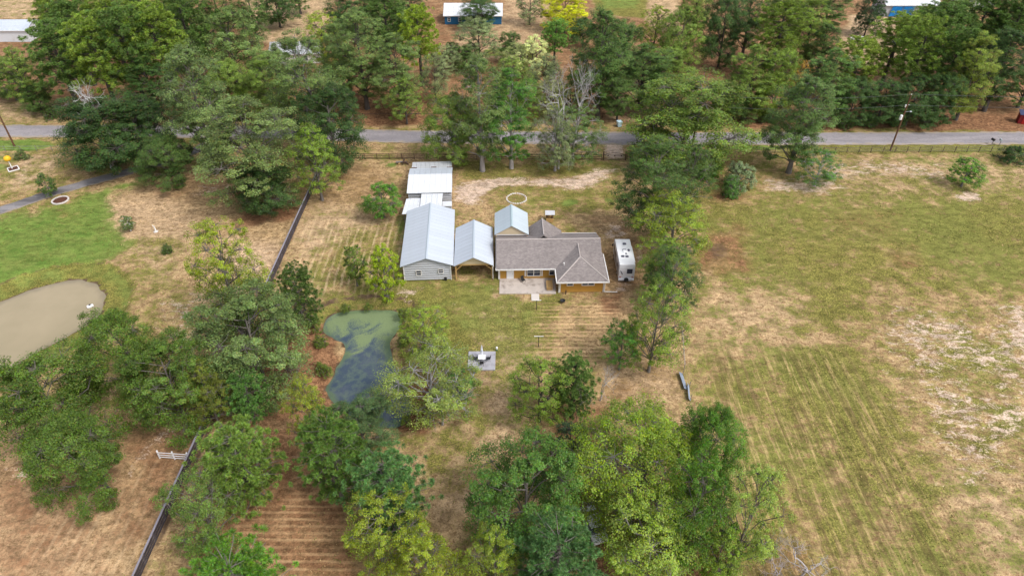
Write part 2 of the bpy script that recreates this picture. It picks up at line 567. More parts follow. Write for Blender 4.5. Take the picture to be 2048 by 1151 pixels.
glass_mat()
shingle_mat()
siding_mat()
asphalt_mat('road_asphalt', (0.235, 0.215, 0.225), (0.335, 0.305, 0.31), (0.36, 0.29, 0.20))
asphalt_mat('drive_asphalt', (0.10, 0.092, 0.095), (0.27, 0.25, 0.25), (0.30, 0.24, 0.17))
leaf_mats()
ground_mat()
water_mats()

# ------------------------------------------------------------------ ground, ponds, roads
def axis(a, b, step, far):
    mid = np.arange(a, b + 1e-6, step)
    out = []
    d, s = 0.0, step
    while d < far:
        s *= 1.45
        d += s
        out.append(d)
    out = np.array(out)
    return np.concatenate([(a - out)[::-1], mid, b + out])


GX = axis(-185, 185, 0.7, 3500)
GY = axis(26, 256, 0.7, 3500)
XX, YY = np.meshgrid(GX, GY)
NYv, NXv = XX.shape


def vnoise(X, Y, scale, seed, octaves=4):
    out = np.zeros_like(X)
    amp, tot = 1.0, 0.0
    for o in range(octaves):
        r = np.random.default_rng(seed * 31 + o)
        tab = r.random((256, 256))
        x, y = X / scale * 2 ** o, Y / scale * 2 ** o
        xi, yi = np.floor(x).astype(int), np.floor(y).astype(int)
        fx, fy = x - xi, y - yi
        fx, fy = fx * fx * (3 - 2 * fx), fy * fy * (3 - 2 * fy)
        a = tab[yi % 256, xi % 256]
        b = tab[yi % 256, (xi + 1) % 256]
        c = tab[(yi + 1) % 256, xi % 256]
        d = tab[(yi + 1) % 256, (xi + 1) % 256]
        out += amp * ((a * (1 - fx) + b * fx) * (1 - fy) + (c * (1 - fx) + d * fx) * fy)
        tot += amp
        amp *= 0.55
    return out / tot


def wpts(px):
    return np.array([G(*p) for p in px])


def sdf_poly(P, X, Y):
    """signed distance, negative inside"""
    n = len(P)
    d2 = np.full(X.shape, 1e12)
    inside = np.zeros(X.shape, bool)
    for i in range(n):
        ax, ay = P[i]
        bx, by = P[(i + 1) % n]
        ex, ey = bx - ax, by - ay
        t = np.clip(((X - ax) * ex + (Y - ay) * ey) / (ex * ex + ey * ey + 1e-9), 0, 1)
        d2 = np.minimum(d2, (X - ax - t * ex) ** 2 + (Y - ay - t * ey) ** 2)
        cross = ((ay > Y) != (by > Y)) & (X < (bx - ax) * (Y - ay) / (by - ay + 1e-12) + ax)
        inside ^= cross
    d = np.sqrt(d2)
    return np.where(inside, -d, d)


def dist_line(P, X, Y):
    d2 = np.full(X.shape, 1e12)
    for i in range(len(P) - 1):
        ax, ay = P[i]
        bx, by = P[i + 1]
        ex, ey = bx - ax, by - ay
        t = np.clip(((X - ax) * ex + (Y - ay) * ey) / (ex * ex + ey * ey + 1e-9), 0, 1)
        d2 = np.minimum(d2, (X - ax - t * ex) ** 2 + (Y - ay - t * ey) ** 2)
    return np.sqrt(d2)


NW1 = vnoise(XX, YY, 9.0, 3)
NW2 = vnoise(XX, YY, 2.6, 5)
WOB = (NW1 - 0.5) * 2.0 * 2.2 + (NW2 - 0.5) * 2.0 * 0.9


def local(P, pad):
    x0, y0 = P.min(0) - pad
    x1, y1 = P.max(0) + pad
    i0, i1 = np.searchsorted(GX, [x0, x1])
    j0, j1 = np.searchsorted(GY, [y0, y1])
    return slice(j0, j1), slice(i0, i1)


CH = {n: np.zeros_like(XX) for n in ('green', 'sand', 'litter', 'lush', 'mud', 'pale', 'rows', 'drill', 'lanes')}
CH['green'] += 0.50


def paint(ch, px, val, feather=2.0, wob=1.0, mode='set', line=None):
    P = wpts(px)
    sl = local(P, feather * 2 + 6 + (line or 0))
    X, Y = XX[sl], YY[sl]
    d = (dist_line(P, X, Y) - line) if line is not None else sdf_poly(P, X, Y)
    d = d + WOB[sl] * wob
    m = np.clip(0.5 - d / (2 * feather), 0, 1)
    m = m * m * (3 - 2 * m)
    for c in ch.split():
        A = CH[c]
        if mode == 'set':
            A[sl] = A[sl] * (1 - m) + val * m
        else:
            A[sl] = np.maximum(A[sl], val * m)


# woods across the road: leaf litter
paint('litter', [(-300, -120), (2348, -120), (2300, 254), (1500, 252), (600, 246), (-300, 244)], 0.58, 3, 1)
paint('green', [(-300, -120), (2348, -120), (2300, 254), (1500, 252), (600, 246), (-300, 244)], 0.35, 3, 1)
for poly, l, g, p in (
        ([(480, -30), (660, -30), (660, 70), (600, 90), (520, 82)], 0.25, 0.30, 0.35),
        ([(905, 60), (980, 55), (1040, -40), (1110, -40), (1095, 60), (1060, 118), (900, 118)], 0.42, 0.15, 0.35),
        ([(1180, -40), (1300, -40), (1290, 34), (1200, 30)], 0.0, 0.9, 0.0),
        ([(1290, -30), (1360, -30), (1360, 70), (1300, 60)], 0.2, 0.3, 0.4),
        ([(1700, 30), (1790, 28), (1790, 95), (1680, 100)], 0.15, 0.25, 0.7),
        ([(-80, -40), (90, -40), (80, 34), (-80, 36)], 0.15, 0.4, 0.5),
        ([(1860, -40), (1960, -40), (1950, 26), (1880, 22)], 0.3, 0.3, 0.5),
        ([(1700, 90), (1860, 80), (1850, 140), (1690, 130)], 0.3, 0.2, 0.6),
        ([(1360, 120), (1480, 115), (1470, 155), (1370, 160)], 0.7, 0.1, 0.4),
        ([(1230, 160), (1330, 150), (1320, 235), (1215, 240)], 0.5, 0.1, 0.75),
        ([(-60, 205), (130, 205), (120, 245), (-60, 245)], 0.35, 0.45, 0.3)):
    paint('litter', poly, l)
    paint('green', poly, g)
    paint('pale', poly, p)
paint('lush', [(970, 98), (1050, 94), (1050, 108), (965, 112)], 0.9, 1.5)
paint('lush', [(1190, -40), (1290, -40), (1285, 20), (1200, 18)], 0.55, 2)
paint('litter', [(700, 175), (880, 165), (880, 250), (690, 250)], 0.8, 3)
paint('litter', [(1440, 228), (2100, 228), (2100, 262), (1440, 262)], 0.72, 2)
paint('green', [(1640, 244), (2100, 248), (2100, 266), (1640, 266)], 0.6, 1)
paint('lush', [(-80, 232), (110, 240), (110, 251), (-80, 249)], 0.4, 1)

# verges
paint('litter', [(500, 270), (1440, 278), (1440, 312), (500, 312)], 0.16, 2)
paint('green', [(500, 270), (1440, 278), (1440, 312), (500, 312)], 0.42, 2)
paint('lush', [(1420, 290), (1560, 290), (1560, 300), (1420, 300)], 0.85, 0.8, 0.3)
paint('green', [(1560, 288), (2100, 290), (2100, 304), (1560, 302)], 0.82, 1, 0.4)
paint('lush', [(1850, 294), (2100, 294), (2100, 318), (1900, 312)], 0.38, 1, 0.4)
paint('lush', [(-100, 276), (70, 277), (110, 290), (60, 302), (-100, 300)], 0.92, 1, 0.6)
paint('green', [(-120, 300), (290, 296), (290, 350), (130, 380), (-120, 400)], 0.48, 2)
paint('pale', [(30, 318), (110, 308), (115, 330), (60, 372), (10, 380)], 0.6, 2)
paint('sand', [(30, 322), (70, 318), (60, 365), (25, 372)], 0.36, 2)
paint('lush', [(-120, 300), (15, 305), (20, 345), (-120, 350)], 0.55, 2)

# neighbour's lawn on the left
paint('litter', [(180, 360), (440, 330), (615, 400), (540, 590), (300, 600), (240, 470)], 0.32, 4)
paint('green', [(180, 360), (440, 330), (615, 400), (540, 590), (300, 600), (240, 470)], 0.16, 4)
paint('pale', [(200, 400), (330, 385), (420, 440), (330, 560), (240, 500)], 0.38, 4)
paint('green', [(225, 470), (390, 465), (400, 600), (240, 610)], 0.50, 4)
paint('lush', [(-150, 480), (0, 432), (130, 396), (215, 368), (285, 362), (235, 392), (215, 430), (265, 480), (255, 520), (120, 560), (-150, 620)], 0.80, 5.5, 1.8)
paint('lush', [(-150, 500), (60, 445), (110, 470), (150, 520), (60, 560), (-150, 600)], 0.9, 5, 1.5)
paint('litter', [(60, 430), (150, 425), (190, 455), (110, 470)], 0.34, 3, 1.5)
paint('lush', [(105, 410), (160, 412), (160, 460), (110, 450)], 0.45, 2.5)
paint('green', [(100, 415), (200, 430), (190, 470), (90, 465)], 0.75, 3)
paint('sand', [(360, 360), (470, 365), (480, 390), (380, 395)], 0.42, 2)
paint('litter', [(280, 350), (480, 350), (480, 420), (300, 400)], 0.45, 3)
paint('litter', [(470, 380), (615, 395), (600, 440), (470, 450)], 0.72, 2.5)
paint('sand', [(320, 600), (400, 590), (400, 680), (330, 690)], 0.42, 3)
paint('pale', [(460, 480), (560, 490), (545, 590), (420, 600)], 0.7, 3)

# bottom left pasture
paint('green', [(-150, 860), (420, 830), (280, 1180), (-200, 1250)], 0.12, 4)
paint('litter', [(-150, 860), (420, 830), (280, 1180), (-200, 1250)], 0.30, 4)
paint('litter', [(250, 870), (420, 830), (300, 1130), (250, 1060)], 0.62, 5)
paint('pale', [(-150, 1000), (220, 960), (260, 1180), (-200, 1250)], 0.25, 5)
paint('litter', [(-150, 900), (260, 880), (260, 1180), (-200, 1250)], 0.52, 6)
paint('mud', [(-150, 940), (230, 900), (240, 1180), (-200, 1250)], 0.22, 6)
paint('green', [(90, 1010), (200, 1000), (180, 1060), (100, 1060)], 0.30, 4)
paint('sand', [(10, 930), (60, 915), (70, 950), (20, 975)], 0.62, 2)
paint('sand', [(355, 835), (330, 870), (290, 905), (250, 960)], 0.50, 1.3, 0.5, line=0.8)
paint('lanes', [(80, 960), (340, 900), (270, 1180), (60, 1180)], 0.45, 4)

# the yard
paint('litter', [(612, 400), (660, 318), (1290, 320), (1400, 640), (1390, 790), (1500, 1180), (250, 1200), (440, 820)], 0.18, 2, 0.4)
paint('green', [(612, 400), (660, 318), (1290, 320), (1400, 640), (1390, 790), (1500, 1180), (250, 1200), (440, 820)], 0.36, 2, 0.4)
paint('green', [(800, 440), (1240, 420), (1240, 470), (1000, 470), (800, 470)], 0.5, 4)
paint('green', [(840, 700), (1180, 700), (1180, 830), (900, 860)], 0.46, 5)
paint('litter', [(640, 325), (790, 325), (790, 400), (620, 420)], 0.45, 3)
paint('mud', [(660, 325), (750, 325), (740, 350), (650, 350)], 0.42, 2)
paint('lush', [(770, 322), (800, 322), (795, 335), (765, 335)], 0.7, 1, 0.5)
paint('green', [(680, 460), (800, 450), (800, 600), (650, 610), (600, 560)], 0.56, 3)
paint('lanes', [(610, 440), (800, 440), (800, 570), (590, 590)], 0.9, 3)
paint('pale', [(640, 400), (780, 440), (700, 470), (610, 520), (600, 460)], 0.45, 3)
paint('lush', [(790, 430), (812, 430), (808, 560), (790, 560)], 0.55, 0.8, 0.4)
paint('green', [(905, 322), (1240, 322), (1235, 350), (920, 360)], 0.62, 2)
paint('litter', [(905, 322), (1240, 322), (1235, 345), (920, 352)], 0.36, 2)
paint('green', [(985, 375), (1240, 365), (1240, 425), (1070, 430), (980, 420)], 0.58, 2.5)
paint('lush', [(1130, 400), (1160, 398), (1160, 410), (1130, 410)], 0.75, 1, 0.6)
paint('lush', [(1205, 395), (1225, 393), (1228, 405), (1205, 405)], 0.6, 1, 0.6)
paint('sand', [(905, 378), (930, 364), (1000, 356), (1090, 356), (1150, 350), (1195, 336), (1235, 338), (1215, 352), (1160, 384), (1110, 374), (1050, 366), (1000, 372), (975, 390), (958, 416), (930, 412), (908, 400)], 0.72, 2.0, 0.7)
paint('sand', [(1208, 284), (1248, 284), (1248, 318), (1208, 318)], 0.85, 1.2, 0.4)
paint('litter', [(1150, 430), (1290, 420), (1300, 560), (1240, 660), (1200, 610), (1215, 470)], 0.48, 3)
paint('green', [(1150, 430), (1290, 420), (1300, 560), (1240, 660), (1200, 610), (1215, 470)], 0.22, 3)
paint('sand', [(1228, 560), (1272, 558), (1262, 585), (1222, 590)], 0.52, 1.2)
paint('sand', [(1272, 488), (1282, 487), (1286, 520), (1275, 528)], 0.6, 0.7, 0.4)
paint('sand', [(1215, 452), (1250, 448), (1245, 478), (1215, 478)], 0.5, 1.5)
paint('litter', [(1190, 590), (1240, 590), (1240, 632), (1195, 640)], 0.66, 1.5)
paint('mud', [(1150, 465), (1230, 470), (1226, 560), (1214, 560)], 0.2, 2)
paint('green', [(800, 560), (1000, 560), (1005, 590), (1140, 592), (1120, 640), (1060, 700), (930, 720), (850, 680), (780, 600)], 0.74, 4)
paint('lush', [(905, 560), (998, 562), (995, 580), (910, 580)], 0.5, 1.2, 0.5)
paint('lush', [(1000, 590), (1115, 590), (1100, 640), (1005, 610)], 0.40, 2)
paint('lush', [(830, 575), (1000, 575), (1110, 600), (1080, 660), (960, 690), (850, 650)], 0.40, 5, 1.5)
paint('lush', [(690, 480), (800, 470), (800, 560), (700, 570)], 0.36, 4, 1.5)
paint('pale', [(940, 575), (1060, 600), (1060, 720), (1000, 880), (940, 860), (990, 740), (930, 660)], 0.75, 3)
paint('sand', [(932, 570), (915, 600), (905, 612)], 0.46, 0.6, 0.3, line=0.4)
paint('sand', [(965, 565), (1005, 588), (1040, 608)], 0.46, 0.6, 0.3, line=0.4)
paint('sand', [(810, 575), (845, 578), (840, 590), (812, 598), (790, 590)], 0.52, 1.2)
paint('rows', [(1085, 605), (1240, 600), (1250, 720), (1080, 730)], 0.9, 2.5)
paint('litter', [(1110, 640), (1240, 640), (1240, 700), (1110, 690)], 0.36, 2.5)
paint('litter', [(1190, 660), (1370, 650), (1390, 800), (1180, 820)], 0.44, 4)
paint('pale', [(1230, 730), (1350, 720), (1350, 790), (1240, 790)], 0.35, 3)
paint('litter', [(560, 660), (640, 640), (665, 680), (670, 760), (650, 820), (560, 840), (500, 780)], 0.92, 2.5)
paint('litter', [(800, 740), (880, 800), (860, 860), (790, 860), (800, 800)], 0.85, 1.5)
paint('litter', [(480, 820), (620, 840), (600, 960), (470, 960)], 0.62, 3)
paint('green', [(830, 870), (960, 840), (960, 940), (850, 960)], 0.55, 3)
paint('litter', [(830, 960), (960, 950), (980, 1100), (840, 1100)], 0.42, 4)
paint('pale', [(860, 740), (1020, 740), (960, 1040), (860, 1040)], 0.30, 4)
paint('litter', [(430, 940), (720, 940), (740, 1180), (330, 1180)], 0.60, 4)
paint('green', [(590, 1040), (720, 1040), (740, 1180), (600, 1180)], 0.55, 4)
paint('green', [(430, 970), (480, 970), (470, 1040), (420, 1040)], 0.5, 3)
paint('rows', [(455, 1000), (680, 990), (700, 1190), (440, 1190)], 0.62, 3)
paint('litter', [(1160, 1000), (1300, 980), (1440, 1100), (1440, 1180), (1150, 1180)], 0.95, 3)
paint('litter', [(1080, 800), (1240, 800), (1240, 900), (1090, 900)], 0.6, 4)
paint('litter', [(1010, 590), (1110, 588), (1112, 594), (1085, 600)], 0.4, 1)

# the open field on the right
paint('green', [(1370, 400), (2200, 380), (2200, 640), (1420, 640)], 0.66, 7)
paint('litter', [(1390, 400), (2200, 390), (2200, 560), (1420, 600)], 0.30, 8)
paint('litter', [(1400, 460), (1480, 450), (1490, 540), (1400, 545)], 0.58, 3, 1.6)
paint('mud', [(1418, 488), (1448, 482), (1456, 512), (1430, 520)], 0.55, 1.4, 1.2)
paint('litter', [(1640, 400), (1800, 410), (1820, 470), (1650, 480)], 0.42, 5, 1.5)
paint('litter', [(1780, 500), (1830, 500), (1840, 530), (1790, 530)], 0.50, 3, 1.5)
paint('green', [(1420, 570), (1720, 590), (1700, 680), (1400, 690)], 0.36, 6)
paint('pale', [(1400, 560), (1640, 590), (1640, 700), (1390, 690)], 0.22, 6)
paint('green', [(1640, 560), (1770, 560), (1760, 640), (1600, 660)], 0.75, 5)
paint('green', [(1820, 420), (2000, 430), (2000, 480), (1830, 490)], 0.80, 5)
paint('lush', [(1850, 440), (1930, 445), (1920, 475), (1850, 470)], 0.34, 4)
paint('sand', [(1530, 355), (1600, 352), (1680, 375), (1640, 398), (1590, 388), (1520, 390)], 0.62, 3.0, 1.2)
paint('litter', [(1395, 380), (1500, 370), (1510, 410), (1390, 415)], 0.55, 3)
paint('mud', [(1480, 340), (1600, 335), (1650, 360), (1560, 368), (1480, 380)], 0.42, 2.5)
paint('sand', [(1900, 388), (1955, 386), (1965, 402), (1915, 404)], 0.78, 1.2, 0.8)
paint('sand', [(1640, 330), (1780, 318), (1900, 330), (1900, 360), (1760, 352), (1660, 365)], 0.46, 3, 1.2)
paint('pale', [(1640, 320), (2100, 320), (2100, 400), (1700, 400)], 0.3, 5)
paint('sand', [(1740, 640), (1840, 605), (1950, 630), (1990, 690), (2070, 715), (2080, 790), (1960, 760), (1880, 720), (1790, 720)], 0.50, 5, 1.2)
paint('sand', [(1790, 700), (1870, 700), (1950, 790), (2020, 870), (2040, 960), (1920, 960), (1860, 900), (1830, 800)], 0.47, 5.5, 1.2)
paint('sand', [(1990, 610), (2120, 600), (2120, 720), (2010, 700)], 0.58, 4, 1.3)
paint('sand', [(1930, 800), (2120, 730), (2120, 870), (1990, 890)], 0.52, 4.5, 1.3)
paint('sand', [(1540, 600), (1660, 610), (1650, 690), (1500, 680)], 0.26, 5, 1.3)
paint('sand', [(1700, 680), (1800, 700), (1900, 1000), (1800, 900)], 0.26, 5, 1.3)
paint('green', [(1740, 560), (2150, 590), (2150, 1200), (2020, 1200), (1700, 720)], 0.47, 6)
paint('litter', [(1720, 690), (1860, 760), (1900, 1000), (1800, 900)], 0.22, 6)
paint('green', [(1890, 660), (2010, 700), (2000, 760), (1900, 750)], 0.75, 4)
paint('green', [(1960, 820), (2060, 820), (2060, 880), (1970, 880)], 0.7, 4)
paint('green', [(1400, 720), (1700, 700), (1990, 1180), (1480, 1180)], 0.60, 3.5, 0.6)
paint('green', [(1560, 700), (1690, 700), (1800, 860), (1720, 900), (1580, 760)], 0.90, 3, 0.6)
paint('drill', [(1390, 690), (1690, 690), (2000, 1190), (1450, 1190)], 1.0, 4.5, 0.6)
paint('litter', [(1480, 1040), (1640, 1060), (1680, 1180), (1480, 1180)], 0.5, 4)
paint('pale', [(1900, 960), (2100, 980), (2100, 1180), (2010, 1180)], 0.35, 5)

paint('mud', [(600, 430), (440, 815), (280, 1151)], 0.75, 0.35, 0.15, line=0.45)  # boundary fence's cast shadow, painted as a dark ground line on its west side

# ponds
POND_ALGAE = [(650, 648), (662, 633), (700, 624), (760, 621), (796, 627), (802, 642), (790, 664), (776, 690), (784, 722), (802, 760),
              (818, 800), (816, 832), (796, 852), (762, 856), (712, 838), (672, 806), (654, 786), (658, 762), (674, 738), (690, 716),
              (688, 690), (668, 674), (653, 662)]
POND_MUD = [(-30, 612), (0, 602), (60, 580), (110, 565), (160, 559), (195, 568), (211, 590), (206, 616), (184, 646), (140, 672), (100, 692),
            (50, 722), (0, 752), (-60, 782), (-160, 800), (-220, 720), (-140, 650)]


def smooth_closed(P, n=6):
    P = np.asarray(P)
    out = []
    k = len(P)
    for i in range(k):
        p0, p1, p2, p3 = P[i - 1], P[i], P[(i + 1) % k], P[(i + 2) % k]
        for t in np.arange(n) / n:
            out.append(0.5 * ((2 * p1) + (-p0 + p2) * t + (2 * p0 - 5 * p1 + 4 * p2 - p3) * t * t + (-p0 + 3 * p1 - 3 * p2 + p3) * t ** 3))
    return np.array(out)


ZZ = -0.06 * vnoise(XX, YY, 3.0, 11, 3) - 0.02
POND_EDGE = {}
for key, px, berm in (('algae', POND_ALGAE, 2.3), ('mud', POND_MUD, 3.6)):
    P = smooth_closed(np.array([G(a, b, -0.9) for a, b in px]), 4)
    sl = local(P, 12)
    d = sdf_poly(P, XX[sl], YY[sl])
    dn = d + (NW2[sl] - 0.5) * 1.0 + (NW1[sl] - 0.5) * 1.2
    s = np.clip((dn + 1.2) / (berm + 1.2), 0, 1)
    z = -1.15 + 0.72 * s                                   # slope from the bed up to the toe of the scarp
    s2 = np.clip((dn - berm) / 0.55, 0, 1)
    z = z + s2 * s2 * (3 - 2 * s2) * 0.43
    out = np.clip((dn - berm - 0.55) / 2.5, 0, 1)
    ZZ[sl] = np.where(out >= 1, ZZ[sl], z * (1 - out) + ZZ[sl] * out)
    bank = np.clip(1 - np.abs(dn - berm * 0.45) / (berm * 0.6), 0, 1)
    if key == 'mud':
        CH['lush'][sl] = np.where(dn < berm + 0.4, 0.46 * (dn > 0.3), CH['lush'][sl])
        CH['green'][sl] = np.where(dn < berm + 0.4, 0.95, CH['green'][sl])
        CH['litter'][sl] = np.where(dn < berm + 0.4, 0.0, CH['litter'][sl])
        CH['mud'][sl] = np.maximum(CH['mud'][sl], 0.6 * np.clip(1 - np.abs(dn - berm - 0.2) / 0.6, 0, 1))
    else:
        back = YY[sl] > G(700, 640)[1]
        CH['lush'][sl] = np.where((dn < berm) & back, 0.42, CH['lush'][sl])
        CH['green'][sl] = np.where((dn < berm + 0.8) & back, 0.75, CH['green'][sl])
        CH['litter'][sl] = np.where((dn < berm + 0.5) & back, 0.40, CH['litter'][sl])
        CH['mud'][sl] = np.maximum(CH['mud'][sl], 0.85 * np.clip(1 - np.abs(dn - berm - 0.2) / 0.8, 0, 1) * back)
    CH['mud'][sl] = np.where(dn < 0.25, 0.8, CH['mud'][sl])
    # water sheet: cells inside the bank line
    wz = -1.15 + 0.72 * 1.2 / (berm + 1.2)
    bx = np.arange(P[:, 0].min() - 3, P[:, 0].max() + 3, 0.7)
    by = np.arange(P[:, 1].min() - 3, P[:, 1].max() + 3, 0.7)
    wx, wy = np.meshgrid(bx, by)
    wd = sdf_poly(P, wx, wy)
    idx = np.arange(wx.size).reshape(wx.shape)
    keep = (wd < 1.6).ravel()
    q = np.stack([idx[:-1, :-1], idx[:-1, 1:], idx[1:, 1:], idx[1:, :-1]], -1).reshape(-1, 4)
    q = q[keep[q].all(1)]
    me = bpy.data.meshes.new('pond_water')
    me.from_pydata(np.stack([wx.ravel(), wy.ravel(), np.full(wx.size, wz)], -1).tolist(), [], q.tolist())
    edge = np.clip(1 + wd / 2.2, 0, 1).ravel().astype(np.float32)
    me.materials.append(M['algae_water' if key == 'algae' else 'muddy_water'])
    at = me.attributes.new('edge', 'FLOAT', 'POINT')
    at.data.foreach_set('value', edge)
    o = place('pond_water', me)
    tag(o, 'green and blue pond water with floating algae beside the yard' if key == 'algae' else 'muddy tan pond water at the left of the picture', None, kind='structure')
paint('lush', [(640, 715), (676, 712), (680, 740), (648, 757)], 0.9, 0.7, 0.5)


def grid_mesh(name, X, Y, Z):
    ny, nx = X.shape
    me = bpy.data.meshes.new(name)
    me.vertices.add(nx * ny)
    me.vertices.foreach_set('co', np.stack([X, Y, Z], -1).astype(np.float32).ravel())
    idx = np.arange(nx * ny).reshape(ny, nx)
    q = np.stack([idx[:-1, :-1], idx[:-1, 1:], idx[1:, 1:], idx[1:, :-1]], -1).reshape(-1, 4)
    me.loops.add(q.size)
    me.loops.foreach_set('vertex_index', q.astype(np.int32).ravel())
    me.polygons.add(len(q))
    me.polygons.foreach_set('loop_start', np.arange(0, q.size, 4, dtype=np.int32))
    me.update(calc_edges=True)
    me.validate()
    me.polygons.foreach_set('use_smooth', np.ones(len(q), bool))
    return me


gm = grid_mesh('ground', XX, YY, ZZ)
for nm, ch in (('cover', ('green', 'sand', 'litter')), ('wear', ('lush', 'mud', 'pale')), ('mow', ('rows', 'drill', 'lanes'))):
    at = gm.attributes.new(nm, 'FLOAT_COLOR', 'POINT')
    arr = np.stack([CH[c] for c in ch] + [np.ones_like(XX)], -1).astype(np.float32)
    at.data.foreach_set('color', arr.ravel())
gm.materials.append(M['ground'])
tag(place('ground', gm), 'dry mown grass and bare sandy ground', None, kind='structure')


# tussocks: one uncountable mass of short grass blades over the mown ground
def tussocks(n):
    r = np.random.default_rng(17)
    x = r.uniform(-115, 115, n)
    y = r.uniform(34, 128, n)
    ix = np.clip(np.searchsorted(GX, x), 0, NXv - 1)
    iy = np.clip(np.searchsorted(GY, y), 0, NYv - 1)
    g = CH['green'][iy, ix] + CH['lush'][iy, ix]
    bad = CH['sand'][iy, ix] * 1.2 + CH['mud'][iy, ix] + CH['litter'][iy, ix] * 0.5
    z = ZZ[iy, ix]
    clump = vnoise(x, y, 3.5, 23, 3)
    keep = (r.random(n) < np.clip(0.25 + g * 0.9 - bad, 0.05, 1) * np.clip((clump - 0.38) * 4, 0.1, 1)) & (z > -0.3)
    keep &= ~((x > -20) & (x < 15.5) & (y > 81) & (y < 121))
    for (a, b, c, d) in ((16, 20, 83, 93), (-5.5, -0.5, 68, 74)):
        keep &= ~((x > a) & (x < b) & (y > c) & (y < d))
    x, y, z = x[keep], y[keep], z[keep]
    m = len(x)
    B = 4
    ang = r.uniform(0, 6.283, (m, B))
    h = r.uniform(0.05, 0.17, (m, 1)) * r.uniform(0.6, 1.2, (m, B))
    w = r.uniform(0.04, 0.10, (m, B))
    px_, py_ = x[:, None] + r.normal(0, 0.12, (m, B)), y[:, None] + r.normal(0, 0.12, (m, B))
    zz = np.repeat(z[:, None], B, 1) - 0.02
    ca, sa = np.cos(ang), np.sin(ang)
    ln = r.uniform(0.3, 1.1, (m, B)) * h
    V = np.stack([np.stack([px_ - sa * w, py_ + ca * w, zz], -1), np.stack([px_ + sa * w, py_ - ca * w, zz], -1),
                  np.stack([px_ + ca * ln, py_ + sa * ln, zz + h], -1)], 2).reshape(-1, 3)
    me = bpy.data.meshes.new('grass')
    N = m * B
    me.vertices.add(N * 3)
    me.vertices.foreach_set('co', V.astype(np.float32).ravel())
    me.loops.add(N * 3)
    me.loops.foreach_set('vertex_index', np.arange(N * 3, dtype=np.int32))
    me.polygons.add(N)
    me.polygons.foreach_set('loop_start', np.arange(0, N * 3, 3, dtype=np.int32))
    me.update(calc_edges=True)
    gg = np.repeat(np.clip(g[keep] * 0.9 + r.normal(0, 0.28, m), 0, 1), B)
    at = me.attributes.new('tone', 'FLOAT', 'FACE')
    at.data.foreach_set('value', gg.astype(np.float32))
    k = NT('grass_blades')
    tone = k.n('ShaderNodeAttribute', attribute_name='tone').outputs['Fac']
    isl = k.n('ShaderNodeNewGeometry').outputs['Random Per Island']
    c = k.mix(k.sstep(tone, 0.3, 0.75), (0.46, 0.32, 0.155), (0.165, 0.18, 0.04))
    c = k.scalecol(c, k.math('MULTIPLY_ADD', isl, 0.8, 0.6))
    k.principled(c, 0.8, 0.15)
    me.materials.append(k.m)
    tag(place('grass', me), 'tussocks of dry and green grass over the field and yard', 'grass', kind='stuff')


tussocks(110000)


def strip(name, pts, width, m, label, z=0.045, step=1.0, jitter=0.12):
    P = np.array(pts, float)
    seg = np.linalg.norm(np.diff(P, axis=0), axis=1)
    s = np.concatenate([[0], np.cumsum(seg)])
    n = int(s[-1] / step)
    t = np.linspace(0, s[-1], n)
    x, y = np.interp(t, s, P[:, 0]), np.interp(t, s, P[:, 1])
    for _ in range(12):
        x[1:-1] = (x[:-2] + 2 * x[1:-1] + x[2:]) / 4
        y[1:-1] = (y[:-2] + 2 * y[1:-1] + y[2:]) / 4
    tx, ty = np.gradient(x), np.gradient(y)
    L = np.hypot(tx, ty)
    nx_, ny_ = -ty / L, tx / L
    cols = np.array([-1, -0.85, -0.4, 0, 0.4, 0.85, 1.0])
    r = np.random.default_rng(3)
    jl = r.normal(0, jitter, n)
    jr = r.normal(0, jitter, n)
    X = np.zeros((7, n)); Y = np.zeros((7, n)); Z = np.zeros((7, n))
    for i, c in enumerate(cols):
        off = c * width / 2 + (jl if c == -1 else jr if c == 1 else 0)
        X[i] = x + nx_ * off
        Y[i] = y + ny_ * off
        Z[i] = z - (0.05 if abs(c) == 1 else 0) + (1 - abs(c)) * 0.05
    me = grid_mesh(name, X, Y, Z)
    if me.polygons[0].normal.z < 0:
        me.flip_normals()
    at = me.attributes.new('edge', 'FLOAT', 'POINT')
    at.data.foreach_set('value', np.repeat(np.abs(cols), n).astype(np.float32))
    me.materials.append(M[m])
    return tag(place(name, me), label, None, kind='structure')


strip('road', [(-900, 139), (-160, 138.4), (-113, 138), (-60, 137.6), (-24, 135.3), (30, 134.3), (73, 134.3), (112, 134.6), (180, 135), (900, 137)],
      6.0, 'road_asphalt', 'worn grey two-lane country road running across the picture')
strip('driveway', [G(-160, 462), G(-60, 440), G(0, 421), G(60, 400), G(110, 384), G(160, 369), G(210, 356), G(270, 340), G(330, 321), G(400, 300), G(430, 275)],
      3.0, 'drive_asphalt', 'cracked grey asphalt driveway curving in under the oaks', 0.03)
for nm, b, m, lab in (('patio', (-1.95, 6.75, 81.5, 85.36, -0.2, 0.10), 'concrete', 'stained concrete patio behind the ochre house'),
                      ('path', (2.95, 4.15, 79.9, 81.47, -0.2, 0.075), 'concrete_pale', 'pale concrete step pad below the patio')):
    tag(MB().box(*b).build(nm, m), lab, None, kind='structure')
x0, y1 = G(938, 703); x1, y0 = G(991, 740)
tag(MB().bbox(x0 - .05, x1 - .05, y0, y1, -0.2, 0.12, 0.03).build('pavement', 'concrete_grey'), 'square grey concrete slab standing in the grass', None, kind='structure')
SLAB = (x0, x1, y0, y1)

